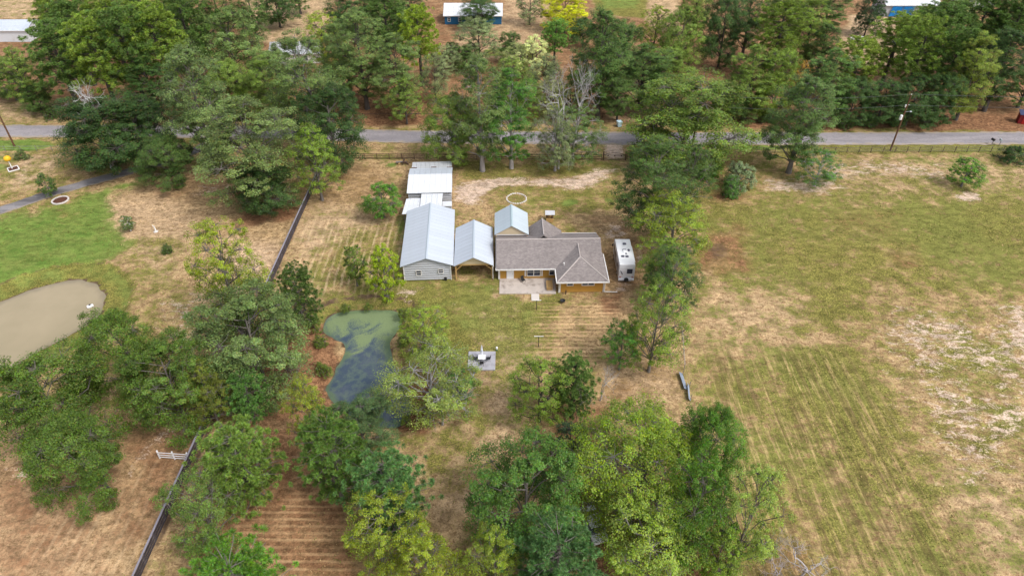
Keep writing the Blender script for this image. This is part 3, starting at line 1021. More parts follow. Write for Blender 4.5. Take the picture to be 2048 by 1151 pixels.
# ------------------------------------------------------------------ buildings
def wallbox(mb, x0, x1, y0, y1, z0, z1, gable=None, zr=None):
    """four walls; gable 'y' puts triangles on the y-ends (ridge along y), 'x' on the x-ends"""
    mb.add([(x0, y0, z0), (x1, y0, z0), (x1, y1, z0), (x0, y1, z0), (x0, y0, z1), (x1, y0, z1), (x1, y1, z1), (x0, y1, z1)],
           [(0, 1, 5, 4), (1, 2, 6, 5), (2, 3, 7, 6), (3, 0, 4, 7)])
    if gable == 'y':
        m = (x0 + x1) / 2
        mb.add([(x0, y0, z1), (x1, y0, z1), (m, y0, zr)], [(0, 1, 2)])
        mb.add([(x1, y1, z1), (x0, y1, z1), (m, y1, zr)], [(0, 1, 2)])
    if gable == 'x':
        m = (y0 + y1) / 2
        mb.add([(x0, y1, z1), (x0, y0, z1), (x0, m, zr)], [(0, 1, 2)])
        mb.add([(x1, y0, z1), (x1, y1, z1), (x1, m, zr)], [(0, 1, 2)])
    return mb


def window(parent, x, z, w, h, y, face=-1, panes=1, axis='x', trim='trim_white', m_glass='glass', bars=False):
    """framed window on a wall that faces -y (face=-1) or, with axis 'y', -x / +x; x is its centre along the wall"""
    def bx(mb, a0, a1, d0, d1, z0, z1):
        lo, hi = sorted((y + face * d0, y + face * d1))
        if axis == 'x':
            mb.box(a0, a1, lo, hi, z0, z1)
        else:
            mb.box(lo, hi, a0, a1, z0, z1)
        return mb
    t = 0.09
    fr = MB()
    bx(fr, x - w / 2 - t, x + w / 2 + t, 0.0, 0.07, z + h, z + h + t)
    bx(fr, x - w / 2 - t, x + w / 2 + t, 0.0, 0.09, z - t, z)
    bx(fr, x - w / 2 - t, x - w / 2, 0.0, 0.07, z, z + h)
    bx(fr, x + w / 2, x + w / 2 + t, 0.0, 0.07, z, z + h)
    for i in range(1, panes):
        c = x - w / 2 + w * i / panes
        bx(fr, c - 0.05, c + 0.05, 0.0, 0.065, z, z + h)
    if bars:
        bx(fr, x - w / 2, x + w / 2, 0.0, 0.06, z + h / 2 - 0.03, z + h / 2 + 0.03)
    f = fr.build('window', trim, parent)
    for i in range(panes):
        a = x - w / 2 + w * i / panes
        bx(MB(), a + 0.03, a + w / panes - 0.03, 0.005, 0.03, z, z + h).build('pane', m_glass, f)
    return f


def metal_slope(parent, e0, e1, r1, r0, n, m, th=0.05, rib=0.035, name='roof_panel', gap=0.012):
    """one roof slope as n sheets; e0-e1 eave, r0-r1 ridge"""
    e0, e1, r1, r0 = map(Vector, (e0, e1, r1, r0))
    du = (e1 - e0) / n
    L = du.length
    u = du.normalized()
    nr = u.cross(r0 - e0).normalized()
    mb = MB()
    g = u * gap
    q = [Vector((0, 0, 0)) + g, du - g, (r0 - e0) + du - g, (r0 - e0) + g]
    mb.slab(q, th)
    for k in (0.06, 0.37, 0.68):
        a = u * (L * k)
        w = u * 0.06
        s = r0 - e0
        mb.add([a, a + w * .5 + nr * rib, a + w, a + s, a + s + w * .5 + nr * rib, a + s + w], [(0, 1, 4, 3), (1, 2, 5, 4)])
    me = mb.mesh(name, m)
    for i in range(n):
        place(name, me, parent, e0 + du * i)


def corrugated(mb, x0, x1, y, z0, z1, pitch=0.3, depth=0.05, top=None):
    """horizontally ribbed sheet wall facing -y; top(x) gives the upper edge"""
    n = max(2, int((z1 - z0) / (pitch / 2)))
    cols = 24
    base = len(mb.v)
    for i in range(n + 1):
        for j in range(cols + 1):
            x = x0 + (x1 - x0) * j / cols
            z = min(z0 + (z1 - z0) * i / n, top(x) if top else 1e9)
            mb.v.append((x, y - (depth if i % 2 else 0), z))
    for i in range(n):
        for j in range(cols):
            a = base + i * (cols + 1) + j
            mb.f.append((a, a + 1, a + cols + 2, a + cols + 1))
    return mb


# ---- main house
HX, HY = 5.8, 88.0
house = thing('ochre_house', 'ochre single-storey house with brown-grey shingle roof and hipped wings', 'house', (HX, HY, 0), math.radians(1.2))


def hb(x0, x1, y0, y1, z0, z1, mb=None):
    return (mb or MB()).box(x0 - HX, x1 - HX, y0 - HY, y1 - HY, z0, z1)


def hv(x, y, z):
    return (x - HX, y - HY, z)


wl = MB()
wallbox(wl, -2.0 - HX, 13.55 - HX, 85.4 - HY, 93.5 - HY, 0, 2.62, 'x', 4.5)
wl.build('wall', 'ochre_siding', house)
wl = MB()
wallbox(wl, 7.2 - HX, 13.93 - HX, 81.9 - HY, 85.39 - HY, 0, 2.62)
wl.build('wall', 'ochre_siding', house)
wl = MB()
wallbox(wl, 2.4 - HX, 7.8 - HX, 93.51 - HY, 94.8 - HY, 0, 2.62, 'y', 4.7)
wl.build('wall', 'ochre_siding', house)
ZE, ZR = 2.58, 4.78
rf = MB()
rf.slab([hv(-2.5, 84.55, ZE), hv(14.05, 84.55, ZE), hv(14.05, 89.4, ZR), hv(-2.5, 89.4, ZR)], 0.14)
rf.slab([hv(-2.5, 89.4, ZR), hv(14.05, 89.4, ZR), hv(14.05, 94.25, ZE), hv(-2.5, 94.25, ZE)], 0.14)
roof = rf.build('roof', 'shingles', house)
# front wing hip
wx0, wx1, wy0, wr, wzr = 6.68, 14.46, 81.12, 10.42, 4.40
wa = wy0 + 3.9
rf = MB()
rf.slab([hv(wx0, wy0, ZE), hv(wx1, wy0, ZE), hv(wr, wa, wzr)], 0.14)
rf.slab([hv(wx0, 88.6, ZE), hv(wx0, wy0, ZE), hv(wr, wa, wzr), hv(wr, 88.6, wzr)], 0.14)
rf.slab([hv(wx1, wy0, ZE), hv(wx1, 88.6, ZE), hv(wr, 88.6, wzr), hv(wr, wa, wzr)], 0.14)
r2 = rf.build('roof', 'shingles', house)
# rear wing hip
rx0, rx1, ry1, rr, rzr = 1.9, 8.35, 95.1, 5.1, 5.0
rf = MB()
rf.slab([hv(rx0, ry1, ZE), hv(rx0, 90.2, ZE), hv(rr, 90.2, rzr), hv(rr, ry1, rzr)], 0.14)
rf.slab([hv(rx1, 90.2, ZE), hv(rx1, ry1, ZE), hv(rr, ry1, rzr), hv(rr, 90.2, rzr)], 0.14)
r3 = rf.build('roof', 'shingles', house)
simple('ridge_shingle', (0.42, 0.37, 0.345), 0.9, 0.2, 3.0)
for a, b, par in (((-2.5, 89.4, ZR), (14.05, 89.4, ZR), roof), ((wx0, wy0, ZE), (wr, wa, wzr), r2), ((wx1, wy0, ZE), (wr, wa, wzr), r2), ((wr, wa, wzr), (wr, 88.6, wzr), r2),
                  ((rr, 90.4, rzr), (rr, ry1, rzr), r3)):
    MB().tube([hv(*a), hv(*b)], 0.11, 5).build('ridge_cap', 'ridge_shingle', par)
# fascia, gutters, downspouts
for x0, x1, y0, y1 in ((-2.52, 6.6, 84.42, 84.53), (6.66, 14.48, 80.98, 81.10), (6.52, 6.66, 81.0, 84.5), (14.48, 14.6, 81.0, 88.3), (14.07, 14.16, 88.4, 94.2), (-2.62, -2.52, 84.45, 94.2), (8.4, 14.05, 94.27, 94.38)):
    hb(x0, x1, y0, y1, ZE - 0.2, ZE - 0.02).build('gutter', 'trim_white', house)
for x, y in ((-2.15, 85.3), (7.05, 81.8), (14.05, 81.82), (-2.12, 93.6)):
    mb = MB()
    mb.tube([hv(x, y - 0.55, ZE - 0.15), hv(x, y - 0.1, ZE - 0.5), hv(x, y - 0.1, 0.12)], 0.075, 6)
    if x > 14:
        mb.tube([hv(x, y - 0.1, 0.14), hv(x + 2.0, y - 0.2, 0.12)], 0.075, 6)
    mb.build('downspout', 'trim_white', house)
# door, windows, corner boards
dr = hb(-0.82, 0.14, 85.33, 85.39, 0.12, 2.16).build('door', 'plastic_white', house)
hb(-0.92, -0.82, 85.31, 85.395, 0.12, 2.26).build('door_frame', 'trim_white', dr)
hb(0.14, 0.24, 85.31, 85.395, 0.12, 2.26).build('door_frame', 'trim_white', dr)
hb(-0.82, 0.14, 85.31, 85.395, 2.16, 2.26).build('door_frame', 'trim_white', dr)
hb(0.0, 0.06, 85.26, 85.33, 1.05, 1.17).build('handle', 'steel', dr)
hw = window(house, 3.35 - HX, 0.62, 2.0, 1.35, 85.4 - HY, -1, 2, bars=True)
for x in (2.02, 4.66):
    hb(x - 0.09, x + 0.09, 85.31, 85.395, 0.55, 2.4).build('shutter', 'trim_white', house)
window(house, 6.2 - HX, 0.8, 0.7, 1.2, 85.4 - HY, -1, 1, bars=True)
window(house, 8.75 - HX, 1.35, 0.85, 0.6, 81.9 - HY, -1, 1)
window(house, 11.5 - HX, 1.35, 1.8, 0.6, 81.9 - HY, -1, 2)
window(house, 90.5 - HY, 1.0, 1.2, 1.1, 13.55 - HX, 1, 2, axis='y')
for x, y in ((-2.0, 85.34), (13.9, 81.84), (7.24, 81.84)):
    hb(x - 0.08, x + 0.08, y, y + 0.055, 0, 2.5).build('corner_board', 'trim_white', house)
# roof pipes
for x, y, z in ((7.95, 84.6, 3.2), (3.4, 93.2, 3.0), (13.9, 88.0, 3.5)):
    MB().lathe([(0.09, z - 0.3), (0.09, z + 0.3), (0.12, z + 0.32), (0.12, z + 0.4)], 8, x - HX, y - HY).build('vent_pipe', 'trim_white', house)

# ---- gabled metal roof at the rear of the house
rear = thing('tall_carport', 'beige-gabled carport with pale green metal roof behind the shingle roof', 'carport', (-0.1, 95.0, 0), math.radians(0.8))
metal_slope(rear, (-2.75, -3.25, 3.95), (-2.75, 3.3, 3.95), (0, 3.3, 5.65), (0, -3.25, 5.65), 7, 'metal_green')
metal_slope(rear, (2.75, 3.3, 3.95), (2.75, -3.25, 3.95), (0, -3.25, 5.65), (0, 3.3, 5.65), 7, 'metal_green')
MB().slab([(-0.22, -3.3, 5.58), (0, -3.3, 5.73), (0, 3.35, 5.73), (-0.22, 3.35, 5.58)], 0.02).slab([(0, -3.3, 5.73), (0.22, -3.3, 5.58), (0.22, 3.35, 5.58), (0, 3.35, 5.73)], 0.02).build('ridge_cap', 'metal_ridge_green', rear)
for y in (-3.0, 3.1):
    MB().slab([(-2.6, y, 3.93), (2.6, y, 3.93), (0, y, 5.5)], 0.06).build('gable', 'beige_panel', rear)
    MB().box(-2.6, 2.6, y + 0.0, y + 0.16, 3.7, 3.91).build('beam', 'trim_white', rear)
for x in (-2.5, 2.5):
    for y in (-0.2, 3.0):
        MB().bbox(x - .09, x + .09, y - .09, y + .09, 0, 3.7, 0.02).build('post', 'timber_new', rear)
    MB().bbox(x - .08, x + .08, -3.0, -2.84, 3.05, 3.7, 0.02).build('post', 'timber_new', rear)

# ---- open carport between barn and house
cp = thing('carport', 'open timber carport with white metal roof and beige gable beside the house', 'carport', (-5.95, 85.0, 0), math.radians(2.0))
metal_slope(cp, (-3.05, -0.35, 2.95), (-3.05, 10.3, 2.95), (0, 10.3, 4.55), (0, -0.35, 4.55), 11, 'metal_white')
metal_slope(cp, (3.05, 10.3, 2.95), (3.05, -0.35, 2.95), (0, -0.35, 4.55), (0, 10.3, 4.55), 11, 'metal_white')
MB().slab([(-0.22, -0.4, 4.49), (0, -0.4, 4.62), (0, 10.35, 4.62), (-0.22, 10.35, 4.49)], 0.02).slab([(0, -0.4, 4.62), (0.22, -0.4, 4.49), (0.22, 10.35, 4.49), (0, 10.35, 4.62)], 0.02).build('ridge_cap', 'metal_ridge', cp)
for y in (0.2, 10.1):
    MB().slab([(-2.85, y, 2.96), (2.85, y, 2.96), (0, y, 4.42)], 0.06).build('gable', 'beige_panel', cp)
    MB().box(-2.95, 2.95, y + 0.01, y + 0.17, 2.7, 2.94).build('beam', 'timber_new', cp)
for x in (-2.8, 2.85):
    for y in (0.27, 3.5, 6.8, 10.0):
        MB().bbox(x - .1, x + .1, y - .1, y + .1, 0, 2.7, 0.02).build('post', 'timber_new', cp)
    MB().box(x - .09, x + .09, 0.3, 10.0, 2.52, 2.69).build('beam', 'timber_new', cp)
    s = 1 if x < 0 else -1
    MB().tube([(x, 0.27, 1.75), (x + s * 0.95, 0.27, 2.68)], 0.085, 4).build('brace', 'timber_new', cp)
MB().tube([(2.96, 0.0, 2.85), (2.96, 0.1, 2.5), (2.96, 0.1, 0.1)], 0.07, 6).build('downspout', 'trim_white', cp)
MB().box(2.99, 3.1, -0.35, 10.3, 2.78, 2.9).build('gutter', 'trim_white', cp)

# ---- barn with two windows
bn = thing('metal_barn', 'long grey corrugated barn with white ribbed metal roof and two windows', 'barn', (-13.2, 85.0, 0), math.radians(2.9))
wf = MB()
hw_ = 3.62
corrugated(wf, -hw_, hw_, 0.0, 0, 4.3, 0.43, 0.13, lambda x: 3.0 + (1 - abs(x) / hw_) * 1.3)
wf.build('wall', 'metal_siding', bn)
wb = MB()
wb.add([(-hw_, 0.01, 0), (-hw_, 15.4, 0), (-hw_, 15.4, 3.0), (-hw_, 0.01, 3.0)], [(0, 3, 2, 1)])
wb.add([(hw_, 0.01, 0), (hw_, 15.4, 0), (hw_, 15.4, 3.0), (hw_, 0.01, 3.0)], [(0, 1, 2, 3)])
wb.add([(-hw_, 15.4, 0), (hw_, 15.4, 0), (hw_, 15.4, 3.0), (0, 15.4, 4.35), (-hw_, 15.4, 3.0)], [(4, 3, 2, 1, 0)])
wb.build('wall', 'metal_siding', bn)
metal_slope(bn, (-4.1, -0.45, 2.95), (-4.1, 15.75, 2.95), (0, 15.75, 4.45), (0, -0.45, 4.45), 17, 'metal_white')
metal_slope(bn, (4.1, 15.75, 2.95), (4.1, -0.45, 2.95), (0, -0.45, 4.45), (0, 15.75, 4.45), 17, 'metal_white')
MB().slab([(-0.3, -0.5, 4.38), (0, -0.5, 4.53), (0, 15.8, 4.53), (-0.3, 15.8, 4.38)], 0.02).slab([(0, -0.5, 4.53), (0.3, -0.5, 4.38), (0.3, 15.8, 4.38), (0, 15.8, 4.53)], 0.02).build('ridge_cap', 'metal_ridge', bn)
window(bn, -1.35, 1.15, 0.72, 0.85, -0.135, -1, 1, bars=True)
window(bn, 2.1, 1.45, 0.72, 0.68, -0.135, -1, 1, bars=True)
MB().box(2.55, 2.95, -0.38, -0.14, 0.05, 0.5).build('meter_box', 'black_iron', bn)
for x in (-hw_ - 0.02, hw_ + 0.02):
    MB().box(x - 0.06, x + 0.06, -0.15, 0.03, 0, 3.0).build('corner_trim', 'trim_white', bn)

# ---- low sheets joining barn and old shed
lt = thing('lean_to', 'low white sheet-roofed lean-to between the barn and the old shed', 'lean-to', (-15.8, 103.4, 0), math.radians(2.5))
metal_slope(lt, (-3.3, -3.3, 2.72), (-0.25, -3.3, 2.8), (-0.15, 2.6, 2.55), (-3.0, 2.2, 2.45), 4, 'metal_bright', 0.04)
metal_slope(lt, (-0.35, -3.3, 2.98), (3.5, -3.3, 2.98), (3.5, 3.3, 2.75), (-0.35, 3.3, 2.75), 4, 'metal_bright', 0.04)
for x, y in ((-3.0, -2.9), (-3.0, 1.9), (-0.3, 2.9), (3.4, 2.9), (3.4, -2.4)):
    MB().bbox(x - .06, x + .06, y - .06, y + .06, 0, 2.42 if x < -1 else 2.66, 0.02).build('post', 'timber_grey', lt)
ac = thing('utility_cabinet', 'small white flat-topped cabinet against the old shed wall', 'cabinet', (-11.55, 104.4, 0), math.radians(2.5))
MB().bbox(-.75, .75, -.7, .7, 0, 2.0, 0.05).build('body', 'metal_siding', ac)
MB().bbox(-.85, .85, -.8, .8, 2.0, 2.12, 0.03).build('lid', 'metal_bright', ac)

# ---- old shed with bright roof and rusty annex
os_ = thing('old_shed', 'old corrugated shed with bright white roof and rust-streaked grey annex', 'shed', (-14.9, 107.2, 0), math.radians(3.0))
wf = MB()
corrugated(wf, -3.85, 3.85, 0.0, 0, 2.95, 0.43, 0.13)
wf.add([(-3.85, 0.01, 0), (-3.85, 8.2, 0), (-3.85, 8.2, 2.9), (-3.85, 0.01, 2.9)], [(0, 3, 2, 1)])
wf.add([(3.85, 0.01, 0), (3.85, 8.2, 0), (3.85, 8.2, 2.9), (3.85, 0.01, 2.9)], [(0, 1, 2, 3)])
wf.build('wall', 'metal_siding', os_)
wf = MB()
wf.add([(-3.7, 8.25, 0), (-3.7, 12.3, 0), (-3.7, 12.3, 2.0), (-3.7, 8.25, 2.3)], [(0, 3, 2, 1)])
wf.add([(3.7, 8.25, 0), (3.7, 12.3, 0), (3.7, 12.3, 2.0), (3.7, 8.25, 2.3)], [(0, 1, 2, 3)])
wf.add([(-3.7, 12.3, 0), (3.7, 12.3, 0), (3.7, 12.3, 2.0), (-3.7, 12.3, 2.0)], [(0, 3, 2, 1)])
wf.build('wall', 'timber_brown', os_)
metal_slope(os_, (-4.05, -0.45, 2.95), (4.05, -0.45, 2.95), (4.05, 5.3, 3.55), (-4.05, 5.3, 3.55), 8, 'metal_bright')
metal_slope(os_, (-4.05, 5.32, 3.55), (4.05, 5.32, 3.55), (4.05, 8.6, 3.0), (-4.05, 8.6, 3.0), 8, 'metal_white')
metal_slope(os_, (-3.85, 8.1, 2.62), (3.85, 8.1, 2.62), (3.85, 12.6, 2.2), (-3.85, 12.6, 2.2), 9, 'metal_old')
for x in (-3.3, 0.4, 3.4):
    MB().box(x - 0.5, x + 0.5, 9.6 + 0.3 * math.sin(x), 9.75 + 0.3 * math.sin(x), 2.50, 2.58).build('rust_flashing', 'timber_brown', os_)

# ---- small things round the house
mh = thing('motorhome', 'white motorhome with dark swoosh stripes parked beside the house', 'motorhome', (17.85, 88.2, 0), math.radians(-0.6))
L2, W2 = 3.75, 1.22


def rvprof(s):
    # side outline (y, z): rear at -L2, front at +L2
    return [(-L2 - 0.05, 0.55), (-L2 - 0.05, 2.2), (-L2 + 0.1, 3.18), (-L2 + 0.3, 3.27), (L2 - 0.55, 3.27), (L2 - 0.05, 3.05), (L2 + 0.15, 2.3), (L2 + 0.35, 1.3), (L2 + 0.3, 0.55)]


pr = rvprof(1)
b = MB()
n = len(pr)
vs = []
for x, sh in ((-W2, 0), (-W2 + 0.12, 0), (W2 - 0.12, 0), (W2, 0)):
    for (y, z) in pr:
        top = 0.07 if (abs(x) > W2 - 0.05 and z > 3.0) else 0
        vs.append((x, y, z - top))
fs = [tuple(range(n - 1, -1, -1)), tuple(range(3 * n, 4 * n))]
for k in range(3):
    for i in range(n):
        j = (i + 1) % n
        fs.append((k * n + i, k * n + j, (k + 1) * n + j, (k + 1) * n + i))
b.add(vs, fs)
body = b.build('body', 'rv_side', mh)
MB().bbox(-W2 + 0.015, W2 - 0.015, -L2 + 0.08, L2 - 0.5, 3.21, 3.33, 0.05).build('roof', 'rv_white', mh)
ro = [(0.15, 1.9, 0.55, 0.45), (-0.05, 0.25, 0.6, 0.28), (0.62, 0.15, 0.32, 0.5), (-0.5, -1.5, 0.5, 0.42), (0.15, -1.55, 0.5, 0.42), (0.1, -0.8, 0.25, 0.25)]
for x, y, w, d in ro:
    MB().bbox(x - w / 2, x + w / 2, y - d / 2, y + d / 2, 3.32, 3.46, 0.05).build('roof_vent', 'roof_vent', mh)
MB().bbox(-0.35, 0.35, -0.55, 0.05 + 0.1, 3.321, 3.5, 0.08).build('air_conditioner', 'rv_white', mh)
# rear
rw = MB().box(0.0, 0.85, -L2 - 0.09, -L2 + 0.02, 1.75, 2.55)
o = rw.build('rear_window', 'glass', mh)
MB().slab([(-W2 + 0.04, -L2 - 0.03, 2.62), (W2 - 0.04, -L2 - 0.03, 2.62), (W2 - 0.04, -L2 + 0.06, 3.08), (-W2 + 0.04, -L2 + 0.06, 3.08)], -0.03).build('rear_cap', 'rv_side', mh)
for s in (-1, 1):
    MB().slab([(s * 0.75, -L2 - 0.035, 2.75), (s * 1.18, -L2 - 0.035, 2.62), (s * 1.18, -L2 - 0.0, 2.85), (s * 0.75, -L2 - 0.0, 2.9)][::s], 0.03).build('rear_stripe', 'rv_stripe', mh)
    MB().box(s * 0.95 - 0.14, s * 0.95 + 0.14, -L2 - 0.10, -L2 - 0.04, 1.0, 1.12).build('tail_light', 'red_lens', mh)
MB().slab([(-1.05, -L2 - 0.06, 2.3), (-0.95, -L2 - 0.06, 2.3), (-0.55, -L2 - 0.06, 1.55), (-0.75, -L2 - 0.06, 1.55)][::-1], -0.02).build('rear_stripe', 'rv_stripe', mh)
MB().tube([(0.95, -L2 - 0.13, 0.9), (0.95, -L2 - 0.13, 3.1)], 0.025, 5).tube([(1.15, -L2 - 0.13, 0.9), (1.15, -L2 - 0.13, 3.1)], 0.025, 5).tube([(0.95, -L2 - 0.13, 1.2), (1.15, -L2 - 0.13, 1.2)], 0.02, 5).tube([(0.95, -L2 - 0.13, 1.6), (1.15, -L2 - 0.13, 1.6)], 0.02, 5).tube([(0.95, -L2 - 0.13, 2.0), (1.15, -L2 - 0.13, 2.0)], 0.02, 5).tube([(0.95, -L2 - 0.13, 2.4), (1.15, -L2 - 0.13, 2.4)], 0.02, 5).build('ladder', 'steel', mh)
MB().bbox(-W2, W2, -L2 - 0.22, -L2 - 0.02, 0.45, 0.75, 0.04).build('bumper', 'rv_side', mh)
sp = MB()
sp.lathe([(0.30, -0.09), (0.36, -0.06), (0.36, 0.06), (0.30, 0.09)], 14)
o = sp.build('spare_wheel', 'rubber', mh, loc=(0.0, -L2 - 0.32, 0.72))
o.rotation_euler = (math.radians(90), 0, 0)
# sides
for s in (-1, 1):
    x = s * (W2 + 0.012)
    for y0, y1, z0, z1 in ((2.2, 3.3, 1.75, 2.5), (0.2, 1.6, 1.8, 2.5), (-2.9, -1.7, 1.9, 2.5)):
        MB().box(min(x, x - s * .03), max(x, x - s * .03), y0, y1, z0, z1).build('side_window', 'glass', mh)
    for off, m, w in ((0.0, 'rv_stripe', 0.26), (-0.42, 'rv_tan', 0.16), (0.55, 'rv_stripe', 0.1)):
        pts = [(-3.7, 0.95 + off + 0.35), (-2.2, 1.25 + off), (0.2, 1.2 + off * 0.8), (2.2, 1.55 + off * 0.6), (3.4, 1.7 + off * 0.4)]
        mb = MB()
        for (ya, za), (yb, zb) in zip(pts[:-1], pts[1:]):
            q = [(x, ya, za), (x, yb, zb), (x, yb, zb + w), (x, ya, za + w)]
            mb.add(q if s > 0 else q[::-1], [(0, 1, 2, 3)])
        mb.build('stripe', m, mh)
    for y in (-1.9, 2.4):
        wbm = MB()
        wbm.lathe([(0.30, -0.13), (0.40, -0.1), (0.40, 0.1), (0.30, 0.13)], 14)
        w_ = wbm.build('wheel', 'rubber', mh, loc=(s * (W2 - 0.1), y, 0.40))
        w_.rotation_euler = (0, math.radians(90), 0)
        MB().lathe([(0.2, -0.15), (0.2, 0.15)], 10).build('rim', 'steel', w_)
    MB().bbox(s * 1.45 - 0.09, s * 1.45 + 0.09, 3.3, 3.5, 1.9, 2.35, 0.03).tube([(s * 1.2, 3.4, 2.2), (s * 1.42, 3.4, 2.2)], 0.03, 5).build('mirror', 'black_iron', mh)
MB().tube([(W2 + 0.06, -2.6, 3.05), (W2 + 0.06, 1.6, 3.05)], 0.08, 7).build('awning', 'rv_white', mh)
MB().slab([(-1.05, L2 + 0.13, 2.42), (-1.05, L2 + 0.36, 1.35), (1.05, L2 + 0.36, 1.35), (1.05, L2 + 0.13, 2.42)], -0.015).build('windscreen', 'glass', mh)

# fire ring of white stones
cx, cy = G(1033, 397)
fr = thing('fire_ring', 'ring of whitish stones laid on the lawn behind the house', 'fire ring', (cx, cy, 0))


def rock_mesh(seed, sx, sy, sz):
    r = random.Random(seed)
    mb = MB()
    prof = []
    seg = 7
    for z, k in ((-0.1, 0.9), (0.35, 1.0), (0.75, 0.8), (1.0, 0.4)):
        for i in range(seg):
            t = 2 * math.pi * i / seg
            q = k * r.uniform(0.82, 1.1)
            prof.append((sx * q * math.cos(t), sy * q * math.sin(t), sz * (z + r.uniform(-.08, .08))))
    fs = [tuple(range(seg - 1, -1, -1)), tuple(range(3 * seg, 4 * seg))]
    for k in range(3):
        for i in range(seg):
            j = (i + 1) % seg
            fs.append((k * seg + i, k * seg + j, (k + 1) * seg + j, (k + 1) * seg + i))
    mb.add(prof, fs)
    return mb.mesh('stone', 'stone_white')


rocks = [rock_mesh(i, 0.22, 0.15, 0.2) for i in range(4)]
for i in range(26):
    t = 2 * math.pi * i / 26
    place('stone', rocks[i % 4], fr, (1.82 * math.cos(t) + random.uniform(-.05, .05), 1.82 * math.sin(t) + random.uniform(-.05, .05), -0.03), (0, 0, t + math.pi / 2))

# wishing well
x, y = G(1099, 441)
ww = thing('wishing_well', 'small wooden well house with grey gabled roof standing on the back lawn', 'well', (x, y, 0))
for zz in range(3):
    MB().box(-.62, .62, -.62, -.5, 0.02 + zz * .25, 0.25 + zz * .25).box(-.62, .62, .5, .62, 0.02 + zz * .25, .25 + zz * .25).box(-.62, -.5, -.499, .499, .02 + zz * .25, .25 + zz * .25).box(.5, .62, -.499, .499, .02 + zz * .25, .25 + zz * .25).build('board_course', 'timber_new', ww)
for sx in (-.55, .55):
    for sy in (-.4, .4):
        MB().bbox(sx - .06, sx + .06, sy - .06, sy + .06, .7, 1.75, .01).build('post', 'timber_brown', ww)
MB().slab([(-.85, -.75, 1.65), (.85, -.75, 1.65), (.85, 0, 2.1), (-.85, 0, 2.1)], .05).slab([(-.85, 0, 2.1), (.85, 0, 2.1), (.85, .75, 1.65), (-.85, .75, 1.65)], .05).build('roof', 'metal_old', ww)
MB().tube([(-.6, 0, 1.35), (.6, 0, 1.35)], .06, 6).build('windlass', 'timber_brown', ww)

# clothes-line posts
for (bx_, by_, ty_), lab in (((1073, 619, 600), 'metal T-shaped clothes-line post just below the patio pad'), ((1077, 693, 672), 'metal T-shaped clothes-line post standing alone in the striped grass')):
    x, y = G(bx_, by_)
    h = height_at(y, ty_)
    p = thing('clothesline_post', lab, 'post', (x, y, 0), 0, 'clothes-line posts in the yard')
    MB().tube([(0, 0, 0), (0, 0, h)], 0.05, 7).build('pole', 'black_iron', p)
    MB().tube([(-.65, 0, h), (.65, 0, h)], 0.05, 6).build('crossbar', 'trim_white', p)
    for k in (-.6, -.2, .2, .6):
        MB().tube([(k, 0, h), (k, 0, h + .08)], 0.02, 5).build('hook', 'steel', p)

# fire bowl, bench, garden post by the wing
x, y = G(1125, 605)
fb = thing('fire_bowl', 'round black iron fire bowl on the grass below the house', 'fire bowl', (x, y, 0))
MB().lathe([(.12, .12), (.34, .3), (.42, .48), (.38, .48), (.3, .36), (.05, .25)], 14).build('bowl', 'black_iron', fb)
for k in range(3):
    t = k * 2.1
    MB().tube([(.2 * math.cos(t), .2 * math.sin(t), .25), (.36 * math.cos(t), .36 * math.sin(t), 0)], .025, 5).build('leg', 'black_iron', fb)
bn2 = thing('wooden_bench', 'orange-brown wooden box bench at the corner of the patio', 'bench', (5.75, 83.2, 0.1))
for k in range(4):
    MB().box(-.42 + k * .21, -.22 + k * .21, -.95, .95, .46, .51).build('slat', 'timber_new', bn2)
MB().box(-.4, .4, -.9, .9, 0, .455).build('chest', 'timber_new', bn2)
MB().box(.42, .48, -.95, .95, .0, .95).build('backrest', 'timber_new', bn2)
pc = thing('patio_chair', 'dark grey patio chair on the stained concrete', 'chair', (1.75, 84.4, 0.1), 0.5)
MB().bbox(-.27, .27, -.27, .27, .4, .46, .02).build('seat', 'black_iron', pc)
MB().slab([(-.27, .27, .46), (.27, .27, .46), (.27, .38, .95), (-.27, .38, .95)], .04).build('backrest', 'black_iron', pc)
for sx in (-.24, .24):
    for sy in (-.24, .24):
        MB().tube([(sx, sy, .4), (sx * 1.1, sy * 1.1, 0)], .02, 5).build('leg', 'black_iron', pc)
gp = thing('hose_post', 'short dark post standing against the wing wall', 'post', (8.25, 81.45, 0))
MB().bbox(-.06, .06, -.06, .06, 0, .8, .02).build('stake', 'timber_brown', gp)
MB().tube([(-.15, -.09, .6), (0, -.09, .7), (.15, -.09, .6), (.1, -.09, .4), (-.1, -.09, .4), (-.15, -.09, .6)], .03, 5).build('hose', 'black_iron', gp)

# table set on the slab
sx0, sx1, sy0, sy1 = SLAB
tx, ty = G(964, 722)
tb = thing('patio_table', 'white square patio table on the grey concrete slab', 'table', (tx, ty, .12))
MB().bbox(-.5, .5, -.45, .45, .68, .74, .02).build('table_top', 'plastic_white', tb)
for a in (-.42, .42):
    for c in (-.36, .36):
        MB().tube([(a, c, 0), (a, c, .68)], .03, 6).build('leg', 'black_iron', tb)
um = thing('patio_umbrella', 'closed pale blue patio umbrella standing behind the white table', 'umbrella', (tx - .02, ty + .62, .12))
MB().lathe([(.28, 0), (.28, .07), (.08, .1)], 12).build('base', 'black_iron', um)
MB().tube([(0, 0, .1), (0, 0, 2.35)], .025, 6).build('pole', 'steel', um)
cv = MB()
prof = []
for z, r in ((.75, .2), (1.0, .19), (1.5, .14), (2.0, .08), (2.3, .03)):
    for k in range(14):
        t = 2 * math.pi * k / 14
        rr_ = r * (1.15 if k % 2 else .75)
        prof.append((rr_ * math.cos(t), rr_ * math.sin(t), z))
fs = []
